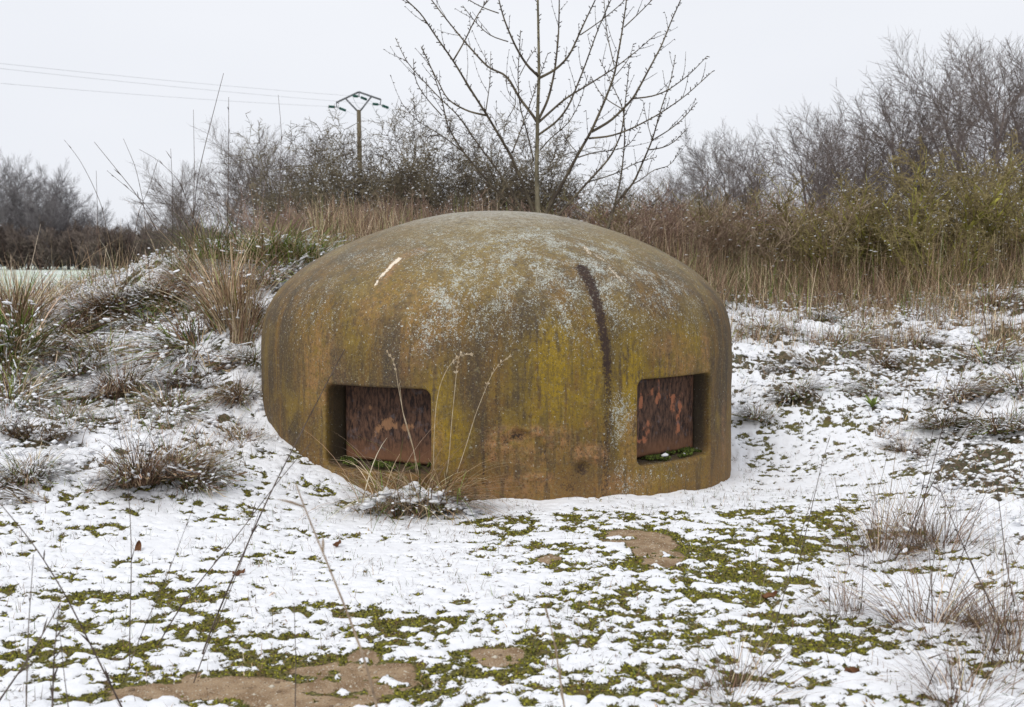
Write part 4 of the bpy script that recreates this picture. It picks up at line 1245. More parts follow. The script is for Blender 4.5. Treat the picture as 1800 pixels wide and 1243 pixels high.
def tussock(name, seed, n, R, L, ws, lean=(.2, .9), curve=(.6, 1.9), snow=60, width=.005, uprights=0, comb=None, segs=5):
    r = np.random.default_rng(seed)
    a = r.uniform(0, 6.283, n); q = R * np.sqrt(r.random(n))
    base = np.c_[q * np.cos(a), q * np.sin(a), np.full(n, -.02)]
    azm = a + r.normal(0, .6, n)
    if comb is not None: azm = comb + r.normal(0, .7, n)
    LL = L * r.uniform(.5, 1.15, n)
    le = r.uniform(*lean, n); cu = r.uniform(*curve, n)
    V, Q, C, pts = blades_geo(base, azm, LL, le, cu, width * r.uniform(.6, 1.3, n), pal(r, n, ws), segs)
    V[:, 2] = np.maximum(V[:, 2], -.02 + r.uniform(0, .012, len(V)))
    g = Geo(); g.add(V, Q, None, C)
    if uprights:
        a = r.uniform(0, 6.283, uprights); q = R * .6 * r.random(uprights)
        V2, Q2, C2, _ = blades_geo(np.c_[q * np.cos(a), q * np.sin(a), np.zeros(uprights)], a, L * r.uniform(1.0, 1.9, uprights), r.uniform(0, .3, uprights), r.uniform(-.1, .5, uprights), np.full(uprights, width * .6), pal(r, uprights, (4, 3, 1, 0, 0, 2)), 4)
        g.add(V2, Q2, None, C2)
    me = g.mesh(name, M_COL, False, True)
    sm = None
    if snow:
        # snow held where blades arch over, coarse lumps and long smears
        k = r.integers(0, n, snow); j = r.integers(1, segs, snow)
        pos = pts[k, j] + [0, 0, .006]; pos[:, 2] = np.maximum(pos[:, 2], .0)
        s = np.c_[r.uniform(.006, .022, snow), r.uniform(.006, .016, snow), r.uniform(.004, .010, snow)]
        Vs, Ts = blobs_geo(pos, s, r)
        k = r.integers(0, n, snow if width > .004 else 1); j = r.integers(1, segs - 1, len(k))
        flat = np.abs((pts[k, j + 1] - pts[k, j])[:, 2]) < .75 * np.linalg.norm(pts[k, j + 1] - pts[k, j], axis=1)
        k, j = k[flat], j[flat]
        up = np.array([0, 0, .004])
        Vb, Qb = segs_geo(pts[k, j] + up, pts[k, j + 1] + up, r.uniform(.003, .0055, len(k)), r.uniform(.002, .004, len(k)), 4)
        g2 = Geo(); g2.add(Vs, None, Ts); g2.add(Vb, Qb)
        sm = g2.mesh(name + '_snow', M_SNOW, True)
    return me, sm


TU = {
    'brown': tussock('brown_tussock', 1, 750, .13, .40, (2.4, 4, 3.6, .4, .2, .5), (.0, .9), (1.0, 2.7), snow=85, width=.006, uprights=10),
    'green': tussock('green_tussock', 2, 700, .17, .42, (1.8, 1.8, 1.0, 3, 1.6, .5), (.05, .8), (.6, 2.2), snow=90),
    'flat': tussock('flattened_tussock', 3, 360, .12, .30, (3, 3, 2, .7, .2, .3), (.7, 1.2), (.3, .9), snow=60, comb=-2.2),
    'lush': tussock('lush_tussock', 8, 480, .18, .40, (2.6, .8, .2, 2.2, 4, 1.0), (.0, .7), (.3, 1.9), snow=26, uprights=6),
    'tall': tussock('upright_tussock', 4, 380, .11, .50, (5, 3, 1, .5, .6, 2.5), (.0, .35), (.1, 1.0), snow=20, uprights=10),
    'mixed': tussock('mixed_tussock', 5, 640, .17, .38, (1.6, 2.6, 2.6, 1.8, .8, .4), (.0, 1.1), (.8, 2.5), snow=170, width=.006),
    'wiry': tussock('wiry_tussock', 6, 190, .14, .42, (1, 3, 4, .2, 0, .3), (.1, .9), (.3, 1.7), snow=6, width=.0032, uprights=7),
}


def put_tussock(kind, px, py, s, lb, rot=0, group='grass tussocks', dz=0.0, p=None):
    p = ground_at(px, py) if p is None else p
    if px < 620 and kind in ('brown', 'mixed', 'flat'): s *= 1.12
    e = bpy.data.objects.new('grass_tussock', None); SC.collection.objects.link(e)
    e.location = (p[0], p[1], float(gz_at(p[0], p[1])[0]) - .015 + dz); e.rotation_euler = (.28 * math.sin(rot * 13 + px), .28 * math.cos(rot * 9 + py), rot); e.scale = (s * (1.05 + .3 * math.sin(rot * 7)), s * (1.0 + .25 * math.cos(rot * 5)), s * (.80 + .12 * math.sin(rot * 11)))
    tag(e, lb, 'grass tussock', group)
    me, sm = TU[kind]
    link('blades', me, e)
    if sm: link('clinging_snow', sm, e, kind='stuff')
    return e


TL = [
    ('green', 40, 625, 1.9, 'big green and brown tussock at the left frame edge', 1.0), ('green', 10, 665, 1.2, 'green tussock low against the left frame edge', 2.0), ('tall', 30, 575, 1.3, 'upright brown tufts above the big green tussock at left', .3),
    ('brown', 215, 690, .95, 'brown haystack shaped tussock in the middle of the left mound', .7), ('mixed', 140, 660, .85, 'snow smeared tussock left of the haystack shaped one', 2.1), ('mixed', 180, 630, .7, 'small tussock above the haystack shaped one', 3.0),
    ('brown', 245, 850, .85, 'brown tussock low on the left mound with thin stems rising from it', 1.9), ('mixed', 340, 850, .75, 'dark flat tussock right of the brown one low on the mound', 3.3), ('brown', 300, 830, .55, 'small brown tuft joining two tussocks low on the mound', 0.2),
    ('flat', 430, 785, .55, 'flattened straw tuft near the lower left side of the dome', 4.0), ('mixed', 350, 615, .95, 'large snowy tussock left of the dome shoulder', 1.2), ('flat', 400, 645, 1.1, 'dark combed tussock leaning to the lower left beside the dome', 2.6),
    ('flat', 340, 670, .95, 'flattened brown grass below the large snowy tussock', .4), ('tall', 410, 575, 1.5, 'tall straw tuft standing left of the dome', 2.2), ('tall', 385, 525, 1.25, 'straw tuft with pale bent blades on the mound crest', .9), ('tall', 430, 605, 1.1, 'thin straw tuft close to the dome edge', 4.4),
    ('brown', 165, 552, .85, 'brown tussock at the left end of the crest', 1.1), ('brown', 205, 545, .85, 'dark brown overhanging tussock on the left crest', 2.3), ('mixed', 248, 530, .85, 'snow capped tussock on the crest', 3.1), ('brown', 125, 580, .75, 'rounded brown tussock below the left end of the crest', 4.0), ('brown', 290, 530, .8, 'dark tussock on the crest right of the snow capped one', 5.0),
    ('lush', 330, 485, 1.0, 'green and brown tussock on the crest left of the dark hollow', .6), ('green', 300, 540, 1.0, 'green snow streaked tussock under the crest', 1.6), ('lush', 380, 463, 1.2, 'green grass clump on the crest behind the straw tuft', 2.8), ('lush', 455, 462, 1.3, 'bright green grass clump left of the dome top edge', 3.7), ('lush', 505, 464, 1.25, 'bright green grass clump touching the dome outline', 4.9),
    ('lush', 545, 462, 1.1, 'yellow green grass tip just above the dome outline', 5.7), ('mixed', 470, 492, .9, 'snowy green clump beside the left shoulder of the dome', .1), ('brown', 335, 505, .75, 'rounded dark brown clump on the crest', 1.4), ('mixed', 260, 560, .8, 'snow streaked clump between crest and haystack tussock', 2.2),
    ('mixed', 446, 560, .6, 'snowy clump wedged against the left side of the dome', 1.5), ('mixed', 448, 650, .55, 'small clump against the dome under the left shoulder', 3.5), ('brown', 420, 710, .5, 'small brown tuft near the foot of the left dome side', 2.5), ('mixed', 300, 730, .6, 'streaky low clump in the middle of the mound snow', 5.5), ('mixed', 120, 740, .6, 'low clump right of the flattened grass at left', 0.6),
    ('flat', 40, 765, .9, 'flattened brown grass at the left frame edge', .8), ('flat', 90, 770, .7, 'flattened grass right of the one at the left edge', 1.8), ('mixed', 20, 720, .8, 'brown tuft above the flattened grass at the left edge', 3.6), ('mixed', 50, 840, .6, 'low dark tuft below the flattened grass at left', 4.6), ('flat', 60, 880, .6, 'lowest flat tuft at the left edge', 5.3),
    ('wiry', 715, 862, .70, 'dark wiry underside of the snowy tussock before the dome', 0.5),
    ('wiry', 1600, 960, 1.05, 'wiry dark tussock on the right with tall stems rising from it', .5), ('wiry', 1550, 985, .9, 'wiry tussock leaning left of the stemmed one', 2.5), ('wiry', 1660, 975, .9, 'wiry tussock right of the stemmed one', 4.1), ('wiry', 1640, 1110, .75, 'sparse wiry tuft in the lower right', 1.2), ('wiry', 1750, 1110, .9, 'wiry tuft near the right edge', 3.2),
    ('wiry', 1790, 1160, .9, 'wiry tuft at the right frame edge', 5.2), ('wiry', 1300, 1230, .55, 'small wiry tuft at the bottom edge right of the centre', 0.2), ('wiry', 1700, 1235, .75, 'wiry tuft at the bottom right edge', 2.2), ('wiry', 1480, 1080, .6, 'thin low tuft left of the sparse wiry one', 4.2),
    ('brown', 1590, 850 - 62, .50, 'small brown tuft in the snow right of the dome', 2.0), ('mixed', 1540, 690, .6, 'dark leafy clump in the snow right of the dome', 1.0), ('mixed', 1470, 610, .8, 'greenish clump at the near edge of the dry grass', .2), ('brown', 1610, 610, 1.0, 'dark round brown clump at the near edge of the dry grass', 3.3), ('mixed', 1520, 600, .95, 'dark green clump left of the round brown one', 4.4),
    ('mixed', 1345, 590, .9, 'low brown clump close to the dome on the right', .5), ('flat', 1380, 650, .8, 'long flattened grasses right of the dome', 5.5), ('flat', 1430, 640, .8, 'flattened grasses second from the dome', 4.9), ('brown', 1745, 545, 1.05, 'round brown clump far up on the right bank', 2.9), ('mixed', 1735, 640, .9, 'brown bramble like clump on the right slope', 1.3),
    ('mixed', 1790, 690, .9, 'dark clump at the right edge of the slope', 2.3), ('brown', 1680, 700, .7, 'reddish clump crossed by tall dark stems', 3.8), ('mixed', 1400, 700, .7, 'dark low clump in the snow near the dome', .9), ('mixed', 1330, 740, .6, 'dark leafy clump right beside the dome', 1.7), ('flat', 1560, 770, .6, 'green edged flat tuft below the leafy clump', 2.7),
    ('mixed', 1660, 760, .55, 'low green streaked clump on the right slope', 3.9), ('mixed', 1760, 770, .7, 'grey green clump at the right side', 4.8), ('flat', 1700, 880, .5, 'thin flat tuft above the wiry tussocks', .4), ('mixed', 1440, 565, .8, 'small clump inside the edge of the dry grass', 3.4), ('brown', 1550, 640, .7, 'brown clump in front of the dark green one', 5.9),
]
for k, px, py, s, lb, rt in TL:
    if lb.startswith('dark wiry underside'): continue
    put_tussock(k, px, py, s, lb, rt)

# the tussock before the left opening, with four seed stalks and a pad of snow
fx = ground_at(728, 888); fx = np.array([fx[0], 5.62, 0.0])
fz = float(gz_at(fx[0], fx[1])[0]); FO = np.array([fx[0], fx[1], fz - .01])
r = np.random.default_rng(77)
ft = bpy.data.objects.new('grass_tussock', None); SC.collection.objects.link(ft); ft.location = FO
tag(ft, 'snow padded tussock with tall pale seed stalks before the left opening of the dome', 'grass tussock')
n = 420
a = r.uniform(0, 6.283, n); q = .12 * np.sqrt(r.random(n))
side = np.where(r.random(n) < .5, 0.0, math.pi) + r.normal(0, .75, n)
azm = np.where(r.random(n) < .6, side, -math.pi / 2 + r.normal(0, .9, n))
V, Q, C, pts = blades_geo(np.c_[q * np.cos(a) * 2.3, q * np.sin(a) * .7, np.full(n, 0.0)], azm, r.uniform(.18, .62, n), r.uniform(.1, .9, n), r.uniform(.8, 1.9, n), r.uniform(.0035, .0075, n), pal(r, n, (5, 3, 2, 1.2, 1, 2.5)), 7)
V[:, 2] = np.maximum(V[:, 2], 0)
g = Geo(); g.add(V, Q, None, C)
V, Q, C, _ = blades_geo(np.c_[r.normal(0, .09, 40), r.normal(0, .04, 40), np.zeros(40)], r.uniform(0, 6.28, 40), r.uniform(.1, .3, 40), r.uniform(0, .5, 40), r.uniform(-.2, .9, 40), r.uniform(.002, .004, 40), pal(r, 40, (4, 2, 0, .5, .5, 4)), 5)
g.add(V, Q, None, C)
V, Q, C, _ = blades_geo(np.c_[r.uniform(.04, .2, 90), r.normal(0, .03, 90), np.full(90, .09)], r.normal(-.1, .28, 90), r.uniform(.18, .42, 90), r.uniform(1.1, 1.5, 90), r.uniform(.2, .7, 90), r.uniform(.003, .007, 90), pal(r, 90, (4, 4, 2, .3, 0, 2)), 6)
V[:, 2] = np.maximum(V[:, 2], .005)
g.add(V, Q, None, C)
link('blades', g.mesh('blades', M_COL, False, True), ft)
m = 120
pos = np.c_[np.clip(r.normal(0, .15, m), -.3, .3), r.normal(-.02, .05, m), np.zeros(m)]
pos[:, 2] = .035 + .095 * np.exp(-(pos[:, 0] / .24) ** 4) * (.75 + .5 * vn(pos[:, 0] * 14, pos[:, 1] * 14, 5)) + r.normal(0, .008, m)
V, T = blobs_geo(pos, np.c_[r.uniform(.010, .038, m), r.uniform(.010, .03, m), r.uniform(.007, .014, m)], r)
pos2 = np.c_[r.uniform(.12, .36, 46), r.normal(-.02, .02, 46), np.zeros(46)]; pos2[:, 2] = .10 - (pos2[:, 0] - .1) * .25 + r.normal(0, .005, 46)
V2, T2 = blobs_geo(pos2, np.c_[r.uniform(.008, .02, 46), r.uniform(.007, .013, 46), r.uniform(.006, .011, 46)], r)
k = r.integers(0, n, 220); j = r.integers(2, 6, 220)
lo_ = (pts[k, j][:, 2] < .13) & (np.abs(pts[k, j][:, 0]) < .3); k, j = k[lo_], j[lo_]
V3, Q3 = blobs_geo(pts[k, j] + [0, 0, .003], np.c_[r.uniform(.004, .011, len(k)), r.uniform(.004, .009, len(k)), r.uniform(.003, .005, len(k))], r)
g = Geo(); g.add(V, None, T); g.add(V2, None, T2); g.add(V3, None, Q3)
link('snow_pad', g.mesh('snow_pad', M_SNOW), ft, kind='stuff')
M_STALK = simple('seed_stalk', (.42, .32, .2), (.62, .52, .38), 30, .7)


def c4(L): return [(620 + a / 3.656, 580 + b / 3.656) for a, b in L]


def path3(L, Y0, Y1, n=26):
    L = np.array(L, float); s = np.r_[0, np.cumsum(np.hypot(*np.diff(L, axis=0).T))]; t = np.linspace(0, s[-1], n)
    q = np.c_[np.interp(t, s, L[:, 0]), np.interp(t, s, L[:, 1])]
    for _ in range(3): q[1:-1] = (q[:-2] + 2 * q[1:-1] + q[2:]) / 4
    return np.array([P(a, b, Y0 + (Y1 - Y0) * k / (n - 1)) for k, (a, b) in enumerate(q)])


for L, sd in ((c4([(228, 150), (245, 160), (268, 200), (290, 350), (330, 570), (400, 800), (425, 935)]), 1), (c4([(752, 158), (735, 148), (700, 150), (620, 220), (560, 350), (533, 500), (522, 700), (520, 900)]), 2),
              (c4([(690, 160), (675, 180), (655, 400), (635, 600), (620, 820), (600, 940)]), 3), (c4([(1003, 175), (970, 190), (930, 230), (890, 290), (790, 540), (730, 740), (670, 920)]), 4), (c4([(300, 340), (320, 520), (370, 680), (395, 780), (410, 920)]), 5)):
    pts = path3(L, 5.48, 5.6)
    rr = np.linspace(.0011, .0020, len(pts))
    V, Q, T = tube_geo(pts - FO, rr, 5); g = Geo(); g.add(V, Q, T)
    rq = np.random.default_rng(sd)
    if sd != 5:
        for j in range(26):
            k = rq.integers(0, 5 if sd != 4 else 8); p0 = pts[k] - FO
            d = (pts[k] - pts[k + 1]); d /= np.linalg.norm(d)
            d = d + rq.normal(0, .45, 3); d /= np.linalg.norm(d)
            V, Q, T = tube_geo(np.array([p0, p0 + d * .008, p0 + d * .018]), [.0008, .0024, .0006], 4); g.add(V, Q, T)
    link('seed_stalk', g.mesh('seed_stalk', M_STALK), ft)

# ------------------------------------------------------------------ tall single stems
M_STEM = simple('dry_stem_dark', (.055, .04, .035), (.14, .11, .09), 20, .8)
M_STEM_P = simple('dry_stem_pale', (.22, .16, .11), (.36, .28, .2), 20, .8)


def stem(L, Y, r, lb, mat=None, grp='tall dry stems', lean=.25, side=6, seed=0):
    """L: photo pixels from tip to foot; carried on to the ground along its last direction"""
    pts = list(path3(L, Y + lean, Y, 20))
    d = pts[-1] - pts[-4]; d /= np.linalg.norm(d)
    for _ in range(60):
        g0 = float(gz_at(pts[-1][0], pts[-1][1])[0])
        if pts[-1][2] < g0 - .01: break
        d[2] = min(d[2], -.5); d = d / np.linalg.norm(d)
        pts.append(pts[-1] + d * .08)
    pts = np.array(pts); n = len(pts)
    o = pts[-1]
    V, Q, T = tube_geo(pts - o, np.linspace(r * .45, r, n), side)
    g = Geo(); g.add(V, Q, T)
    e = link('dry_stem', None, None, o, lb, 'dry stem', grp)
    rq = np.random.default_rng(seed + int(L[0][0]))
    link('stalk', g.mesh('stalk', mat or M_STEM), e)
    # withered leaf sheaths along the stalk
    g = Geo(); cnt = 0
    for k in range(2, n - 2, 4):
        if rq.random() < .6:
            dd = pts[k] - pts[k + 1]; dd /= np.linalg.norm(dd) + 1e-9; dd = dd + rq.normal(0, .28, 3); dd /= np.linalg.norm(dd)
            ln = rq.uniform(.015, .05) * (r / .002)
            V, Q, T = tube_geo(np.array([pts[k], pts[k] + dd * ln * .5, pts[k] + dd * ln + [0, 0, -.004]]) - o, [r * .6, r * .9, r * .1], 4)
            g = Geo(); g.add(V, Q, T); link('leaf_sheath', g.mesh('leaf_sheath', mat or M_STEM), e)
    return e


FS = [
    ([(606, 614), (560, 700), (515, 790), (482, 850), (440, 945), (390, 1060), (350, 1160), (327, 1243)], 3.4, .0030, 'long dry stem slanting from below the left opening to the bottom edge', None),
    ([(545, 780), (485, 850), (415, 945), (320, 1060), (280, 1130), (240, 1200)], 3.5, .0022, 'thinner slanting stem that crosses the long one near the dome', None),
    ([(455, 900), (435, 960), (400, 1050), (362, 1140), (325, 1243)], 3.2, .0018, 'short stem running close beside the long slanting one', None),
    ([(520, 850), (530, 880), (565, 965), (610, 1075), (645, 1170), (662, 1243)], 2.3, .0032, 'blurred brown stem leaning left in the lower centre', M_STEM_P),
    ([(0, 885), (60, 957), (115, 1045), (160, 1135), (205, 1225)], 2.9, .0028, 'dark stem coming in from the left edge and falling rightward', None),
    ([(59, 975), (50, 1100), (46, 1243)], 2.8, .0020, 'leftmost upright stem in the bottom left corner', None), ([(104, 1065), (95, 1150), (92, 1243)], 2.7, .0026, 'second upright stem from the left in the bottom corner', None),
    ([(198, 705), (226, 850), (232, 975), (228, 1100), (228, 1243)], 3.3, .0018, 'long thin upright stem right of the bottom left corner', None), ([(106, 1060), (55, 1150), (0, 1230)], 2.8, .0026, 'stem leaning rightward out of the bottom left corner', None),
    ([(340, 890), (327, 925), (295, 1010), (250, 1110), (200, 1243)], 3.2, .0014, 'faint thin stem curving beside the slanting pair', None), ([(517, 1060), (520, 1160), (519, 1243)], 2.9, .0016, 'short upright stem left of the bottom centre', None),
    ([(960, 1068), (975, 1130), (992, 1243)], 2.4, .0024, 'pale stem leaning left at the bottom centre', M_STEM_P), ([(1432, 860), (1400, 965), (1370, 1075), (1345, 1160), (1320, 1200)], 3.6, .0017, 'slanting stem left of the right wiry tussock', None),
    ([(1467, 840), (1470, 855), (1485, 925), (1495, 1000)], 4.6, .0020, 'short stem leaning left above the wiry tussock', None), ([(1640, 830), (1695, 965), (1750, 1080), (1800, 1150)], 3.6, .0024, 'stem falling rightward across the lower right snow', None),
    ([(1737, 855), (1700, 950), (1660, 1070)], 4.0, .0020, 'stem leaning right between the wiry tussocks', None), ([(1752, 850), (1770, 1000), (1795, 1120)], 3.6, .0022, 'bowed stem close to the lower right edge', None), ([(1457, 1025), (1460, 1100), (1467, 1170)], 3.6, .0026, 'short thick broken stem in the lower right snow', None),
    ([(1519, 950), (1517, 1010), (1512, 1100)], 3.9, .0020, 'upright stem just left of the wiry tussock', None), ([(1794, 607), (1722, 720), (1669, 798), (1638, 850), (1590, 950)], 4.7, .0024, 'most slanting of the tall stems rising from the wiry tussock', None),
    ([(1715, 584), (1694, 652), (1666, 720), (1649, 781), (1632, 850), (1600, 960)], 4.8, .0022, 'tallest of the stems rising from the wiry tussock', None), ([(1679, 604), (1660, 680), (1640, 753), (1624, 850), (1596, 955)], 4.9, .0018, 'middle one of the stems rising from the wiry tussock', None),
    ([(1612, 550), (1601, 627), (1581, 748), (1567, 850), (1555, 960)], 4.7, .0014, 'thin pale upright stem left of the tall group', M_STEM_P), ([(1459, 767), (1446, 810), (1425, 900)], 4.6, .0018, 'lone short stem in the snow right of the dome', None), ([(1560, 800), (1540, 880), (1525, 960)], 4.8, .0015, 'thin stem left of the rising group', None),
    ([(1660, 380), (1640, 450), (1625, 520), (1612, 600)], 8.0, .0018, 'single pale stem rising before the dry grass on the right', M_STEM_P), ([(1230, 1130), (1222, 1190), (1215, 1243)], 3.1, .0013, 'thin stem at the bottom right of the moss', None), ([(1690, 1180), (1675, 1243)], 3.0, .0028, 'thick broken stem at the bottom right edge', None),
    ([(1660, 860), (1640, 900), (1622, 960)], 4.8, .0015, 'short stem right of the rising group', None), ([(105, 1110), (112, 1180), (120, 1243)], 2.8, .0016, 'thin stem leaning left in the bottom left corner', None),
]
for i, (L, Y, rr, lb, m) in enumerate(FS):
    stem(L, Y, rr, lb, m, 'tall dry stems in the foreground', .12, seed=i)
BS = [([(393, 129), (378, 186), (359, 261), (347, 314), (338, 400)], 'tallest dry stem against the sky left of the dome'), ([(113, 246), (140, 280), (162, 322), (181, 367), (190, 420)], 'leftmost bent stem against the sky'), ([(166, 250), (200, 292), (242, 344), (280, 412), (292, 450)], 'bent stem falling rightward against the sky'),
      ([(217, 244), (238, 292), (253, 360), (257, 412)], 'bowed stem in the middle of the crossing group'), ([(278, 280), (260, 337), (245, 367), (235, 420)], 'stem leaning right through the crossing group'), ([(245, 263), (276, 280), (313, 314), (340, 380)], 'strongly arched stem over the crossing group'), ([(300, 261), (304, 344), (302, 430)], 'upright thin stem right of the crossing group'),
      ([(340, 193), (342, 307), (338, 420)], 'upright stem left of the tallest one'), ([(402, 171), (402, 269), (400, 382)], 'dark upright stem right of the tallest one'), ([(188, 300), (250, 352), (300, 412)], 'lower slanting stem of the crossing group'), ([(322, 281), (318, 350), (316, 430)], 'thin stem between the crossing group and the upright ones'),
      ([(169, 300), (172, 390), (170, 440)], 'pale stem with a bent tip over the left crest'), ([(489, 167), (495, 230), (492, 330), (488, 420)], 'thin upright stem left of the utility pole')]
for i, (L, lb) in enumerate(BS):
    stem(L, 9.6 + .25 * (i % 3), .0045 if i in (0, 8, 2) else .0034, lb, M_STEM, 'dry stems on the crest', .2, 5, seed=100 + i)

# ------------------------------------------------------------------ masses nobody could count
r = np.random.default_rng(3)


def scatter(n, x0, x1, y0, y1): return r.uniform(x0, x1, n), r.uniform(y0, y1, n)


def offdome(x, y, m=.0): return np.hypot(x - DCX, y - DCY) > DR + m


# moss tufts
x, y = scatter(330000, -2.3, 2.6, 2.85, 6.2)
z, c, mo, sa, wi = surface(x, y)
ok = (mo > .18) & (c < .03) & (sa < .4) & offdome(x, y)
x, y, z = x[ok][:40000], y[ok][:40000], z[ok][:40000]
n = len(x)
s = r.uniform(.002, .0055, n)
V, T = blobs_geo(np.c_[x, y, z + .001], np.c_[s, s, s * r.uniform(.6, 1.5, n)], r, OCT_V, OCT_T, .55)
cc = np.array([(.05, .048, .012), (.17, .165, .022), (.34, .32, .045), (.17, .115, .04)])[r.choice(4, n, p=[.3, .4, .2, .1])]
link('moss', mesh_from('moss', V, [T], M_COL, False, cols=np.repeat(cc, 6, 0)), kind='stuff')
print('moss', n)

# pebbles and grit on the bare sand
x, y = scatter(60000, -2.3, 2.6, 2.85, 6.2)
z, c, mo, sa, wi = surface(x, y)
ok = (sa > .5); x, y, z = x[ok][:2600], y[ok][:2600], z[ok][:2600]; n = len(x)
s = r.uniform(.0012, .0035, n) * np.where(r.random(n) < .04, 3, 1)
V, T = blobs_geo(np.c_[x, y, z], np.c_[s * 1.3, s, s * .7], r, OCT_V, OCT_T, .3)
cc = np.array([(.45, .37, .28), (.2, .14, .09), (.6, .55, .45)])[r.choice(3, n)]
link('gravel', mesh_from('gravel', V, [T], M_COL, True, cols=np.repeat(cc, 6, 0)), kind='stuff')


def short_grass(name, n, x0, x1, y0, y1, Lr, wid, ws, cond, segs=3, lean=(.0, 1.0), curve=(.2, 1.6), maxn=None, hf=None):
    x, y = scatter(n, x0, x1, y0, y1)
    z, c, mo, sa, wi = surface(x, y)
    ok = cond(x, y, z, c, mo, sa, wi) & offdome(x, y)
    x, y, z = x[ok], y[ok], z[ok]
    if maxn: x, y, z = x[:maxn], y[:maxn], z[:maxn]
    n = len(x)
    V, Q, C, pts = blades_geo(np.c_[x, y, z - .008], r.uniform(0, 6.283, n), r.uniform(*Lr, n) * (hf(x, y) if hf else 1), r.uniform(*lean, n), r.uniform(*curve, n), r.uniform(.6, 1.3, n) * wid, pal(r, n, ws), segs)
    link(name, mesh_from(name, V, [Q], M_COL, False, cols=C), kind='stuff')
    print(name, n, len(Q))
    return pts


# thin blades poking through the snow of the apron
clump = lambda x, y, k, s: vn(x * k, y * k, s)
short_grass('sparse_grass', 120000, -2.6, 3.0, 2.9, 7.2, (.012, .06), .0021, (1, 3, 5, 2, .5, .2), lambda x, y, z, c, m, s, w: (clump(x, y, 7, 3) * clump(x, y, 19, 5) > .27) & (s < .3), 3, (0, 1.3), (0, 1.2), 15000)
# grass of the mound and the right slope, thick where the snow is thin
short_grass('mound_grass', 160000, -4.8, -.3, 4.4, 11.5, (.05, .16), .0042, (3, 3.4, 1.6, 2.4, 1, .9), lambda x, y, z, c, m, s, w: (w > .25) & (clump(x, y, 3.2, 13) * .6 + clump(x, y, 11, 15) * .6 - c * .45 > .58), 4, (.2, 1.2), (.3, 1.4), 15000)
short_grass('slope_grass', 160000, 1.0, 8.5, 5.2, 13.5, (.05, .15), .0040, (3, 3.4, 2, 1.6, .5, 1), lambda x, y, z, c, m, s, w: (w > .2) & (clump(x, y, 3.2, 23) * .6 + clump(x, y, 11, 25) * .6 - c * .35 > .53), 4, (.2, 1.2), (.3, 1.4), 15000)
short_grass('corner_grass', 30000, 1.3, 3.2, 3.0, 5.4, (.06, .22), .0022, (1, 3, 4, .5, .1, .6), lambda x, y, z, c, m, s, w: (w > .1) & (clump(x, y, 5, 33) > .55), 5, (.2, 1.3), (.2, 1.6), 1500)
# tall dry grass standing before the brambles
short_grass('dry_grass', 170000, 1.2, 10.5, 9.6, 16.6, (.25, .95), .0052, (3.6, 4.5, 2.0, .5, .5, 1.6), lambda x, y, z, c, m, s, w: (clump(x, y, 1.6, 43) * .5 + clump(x, y, 5, 44) * .5 + sstep(9.6, 13.8, y + 2.6 * (clump(x, y, .8, 49) - .5)) * .55 > .66 + .16 * np.maximum(x - 4.6, 0) * (y < 14.0)), 4, (0, .95), (-.5, 1.4), 36000, lambda x, y: (.28 + .50 * sstep(10, 13.5, y)) * (.35 + 1.1 * clump(x, y, 1.6, 9)))
short_grass('crest_dry_grass', 60000, -4.2, 1.2, 10.2, 14.0, (.3, .75), .0055, (4, 4, 2, .8, .6, 1.6), lambda x, y, z, c, m, s, w: (x > -.172 * y) & (clump(x, y, 2.4, 44) > .35), 3, (0, .5), (-.15, 1.0), 7000, lambda x, y: .5 + .7 * clump(x, y, 2.4, 8))
short_grass('olive_grass', 60000, 1.0, 6.0, 11.5, 16.0, (.25, .7), .006, (2, 2, 1, 2.4, .7, .3), lambda x, y, z, c, m, s, w: (clump(x, y, 1.1, 63) > .50) & (clump(x, y, 6, 64) > .4), 4, (0, .9), (0, 1.6), 4500)
short_grass('crest_wisps', 8000, -6.5, -2.2, 9.3, 12.0, (.25, .62), .0045, (5, 3, 1, .3, .2, 2), lambda x, y, z, c, m, s, w: (clump(x, y, 3, 47) > .62), 4, (0, .45), (-.1, 1.1), 550)
short_grass('field_edge_grass', 60000, -9.5, -3.0, 8.6, 12.6, (.08, .3), .005, (3, 3, 2, 2, 1, 1), lambda x, y, z, c, m, s, w: (clump(x, y, 2.2, 53) > .55), 3, (.1, .9), (.2, 1.4), 7000)

# small lumps of snow caught in the rough grass
x, y = scatter(60000, -4.6, 8.0, 4.6, 15.5)
z, c, mo, sa, wi = surface(x, y)
ok = (wi > .3) & offdome(x, y) & (np.abs(x) < y * .47) & (vn(x * 5, y * 5, 61) > .45 - .15 * (x < 0))
x, y, z = x[ok][:16000], y[ok][:16000], z[ok][:16000]; n = len(x)
s = r.uniform(.006, .022, n)
V, T = blobs_geo(np.c_[x, y, z + r.uniform(0, .05, n) * (1 + (y > 10.5) * 1.2)], np.c_[s * 1.3, s, s * .5], r, OCT_V, OCT_T, .3)
link('snow_lumps', mesh_from('snow_lumps', V, [T], M_SNOW), kind='stuff')

# bits of dead leaf and stalk scattered over the snow
x, y = scatter(40000, -3.2, 3.6, 2.9, 8.0)
z, c, mo, sa, wi = surface(x, y)
ok = (clump(x, y, 4, 81) * clump(x, y, 13, 82) > .30) & offdome(x, y, .03) & (sa < .3)
x, y, z = x[ok][:6500], y[ok][:6500], z[ok][:6500]; n = len(x)
a = r.uniform(0, 6.283, n)
V, Q, C, _ = blades_geo(np.c_[x, y, z + .001], a, r.uniform(.006, .030, n), r.uniform(1.1, 1.6, n), r.uniform(-.3, .6, n), r.uniform(.0018, .006, n), pal(r, n, (1.5, 4, 5, 1.5, .2, .3)), 2)
link('leaf_litter', mesh_from('leaf_litter', V, [Q], M_COL, False, cols=C), kind='stuff')

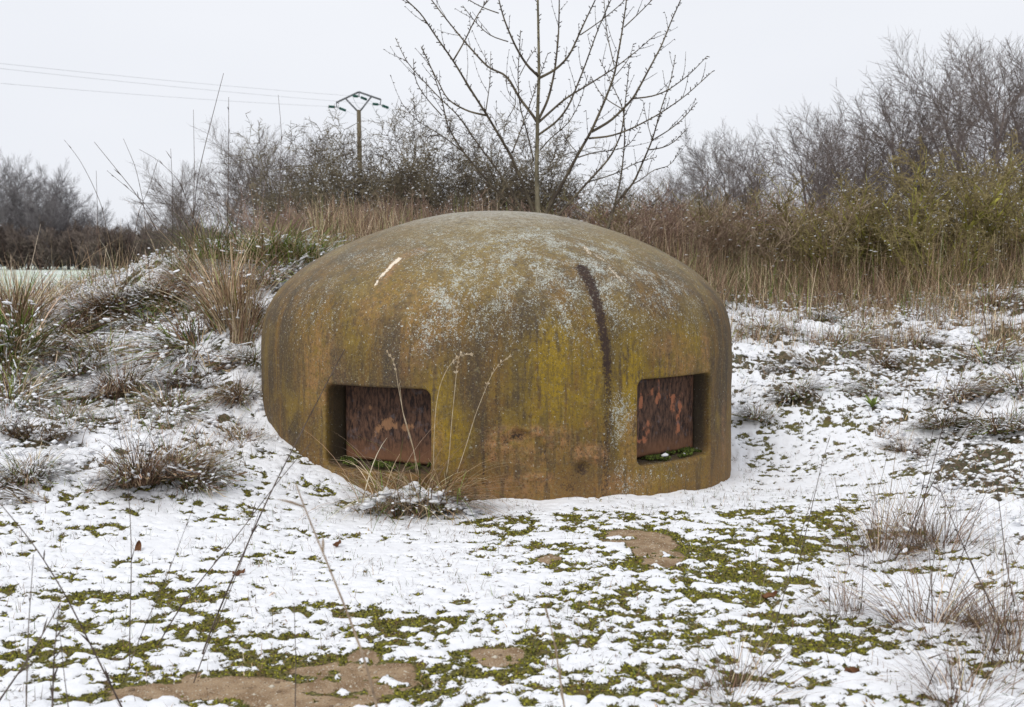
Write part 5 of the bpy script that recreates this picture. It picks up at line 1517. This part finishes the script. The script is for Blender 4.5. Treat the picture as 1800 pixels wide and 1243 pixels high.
# ------------------------------------------------------------------ fallen leaves
M_LEAF = simple('dead_leaf', (.13, .06, .03), (.24, .12, .06), 30, .7)
for i, (px, py, lb) in enumerate([(594, 968, 'curled brown dead leaf on the snow before the tussock'), (1353, 1058, 'red brown dead leaf on the snow right of the centre'), (243, 972, 'small orange brown leaf upright in the snow at left'), (420, 1018, 'dark brown leaf on a mossy spot left of the centre'), (1495, 1186, 'brown leaf on the moss at the lower right')]):
    p = ground_at(px, py); m, k = 9, 5
    u = np.linspace(-1, 1, m); v = np.linspace(-1, 1, k)
    U, Vv = np.meshgrid(u, v)
    wd = np.sqrt(np.clip(1 - U ** 2, 0, 1)) * .45 + .03
    X = U * .030; Yy = Vv * wd * .026; Z = .008 * U ** 2 + .010 * Vv ** 2 + .004 * np.sin(U * 6 + i)
    V = np.stack([X, Yy, Z], -1).reshape(-1, 3); V = np.concatenate([V, V - [0, 0, .0012]])
    I2 = np.arange(m * k).reshape(k, m)
    Q = np.stack([I2[:-1, :-1], I2[:-1, 1:], I2[1:, 1:], I2[1:, :-1]], -1).reshape(-1, 4)
    Q = np.concatenate([Q, Q[:, ::-1] + m * k])
    o = link('dead_leaf', mesh_from('dead_leaf', V, [Q], M_LEAF), None, (p[0], p[1], float(gz_at(p[0], p[1])[0]) + .006), lb, 'leaf', 'fallen leaves')
    o.rotation_euler = (r.uniform(-.4, .4), r.uniform(-.4, .4) + (1.0 if i == 2 else 0), r.uniform(0, 6))

# leafy green sprig in the snow on the right
p = ground_at(1533, 728)
pe2 = bpy.data.objects.new('green_sprig', None); SC.collection.objects.link(pe2); pe2.location = (p[0], p[1], float(gz_at(p[0], p[1])[0]))
tag(pe2, 'small bright green leafy sprig in the snow right of the dome', 'plant')
for i in range(7):
    a = i * .9; n1 = 1
    V, Q, C, _ = blades_geo(np.array([[0, 0, 0.]]), np.array([a]), np.array([.10 + .02 * (i % 3)]), np.array([.5]), np.array([.9]), np.array([.026]), np.array([LGREEN]), 5)
    w5 = np.array([.25, .8, 1, .8, .5, .05]); c5 = (V[0::2] + V[1::2]) / 2; h5 = (V[1::2] - V[0::2]); h5 /= np.linalg.norm(h5, axis=1, keepdims=True) + 1e-9
    V = np.stack([c5 - h5 * w5[:, None] * .013, c5 + h5 * w5[:, None] * .013], 1).reshape(-1, 3)
    link('leaf', mesh_from('leaf', V, [Q], M_COL, False, cols=C), pe2)

tris = sum(sum(len(p.vertices) - 2 for p in m.polygons) if len(m.polygons) < 2000 else int(len(m.loops) - 2 * len(m.polygons)) for m in bpy.data.meshes)
print('unique triangles', tris)
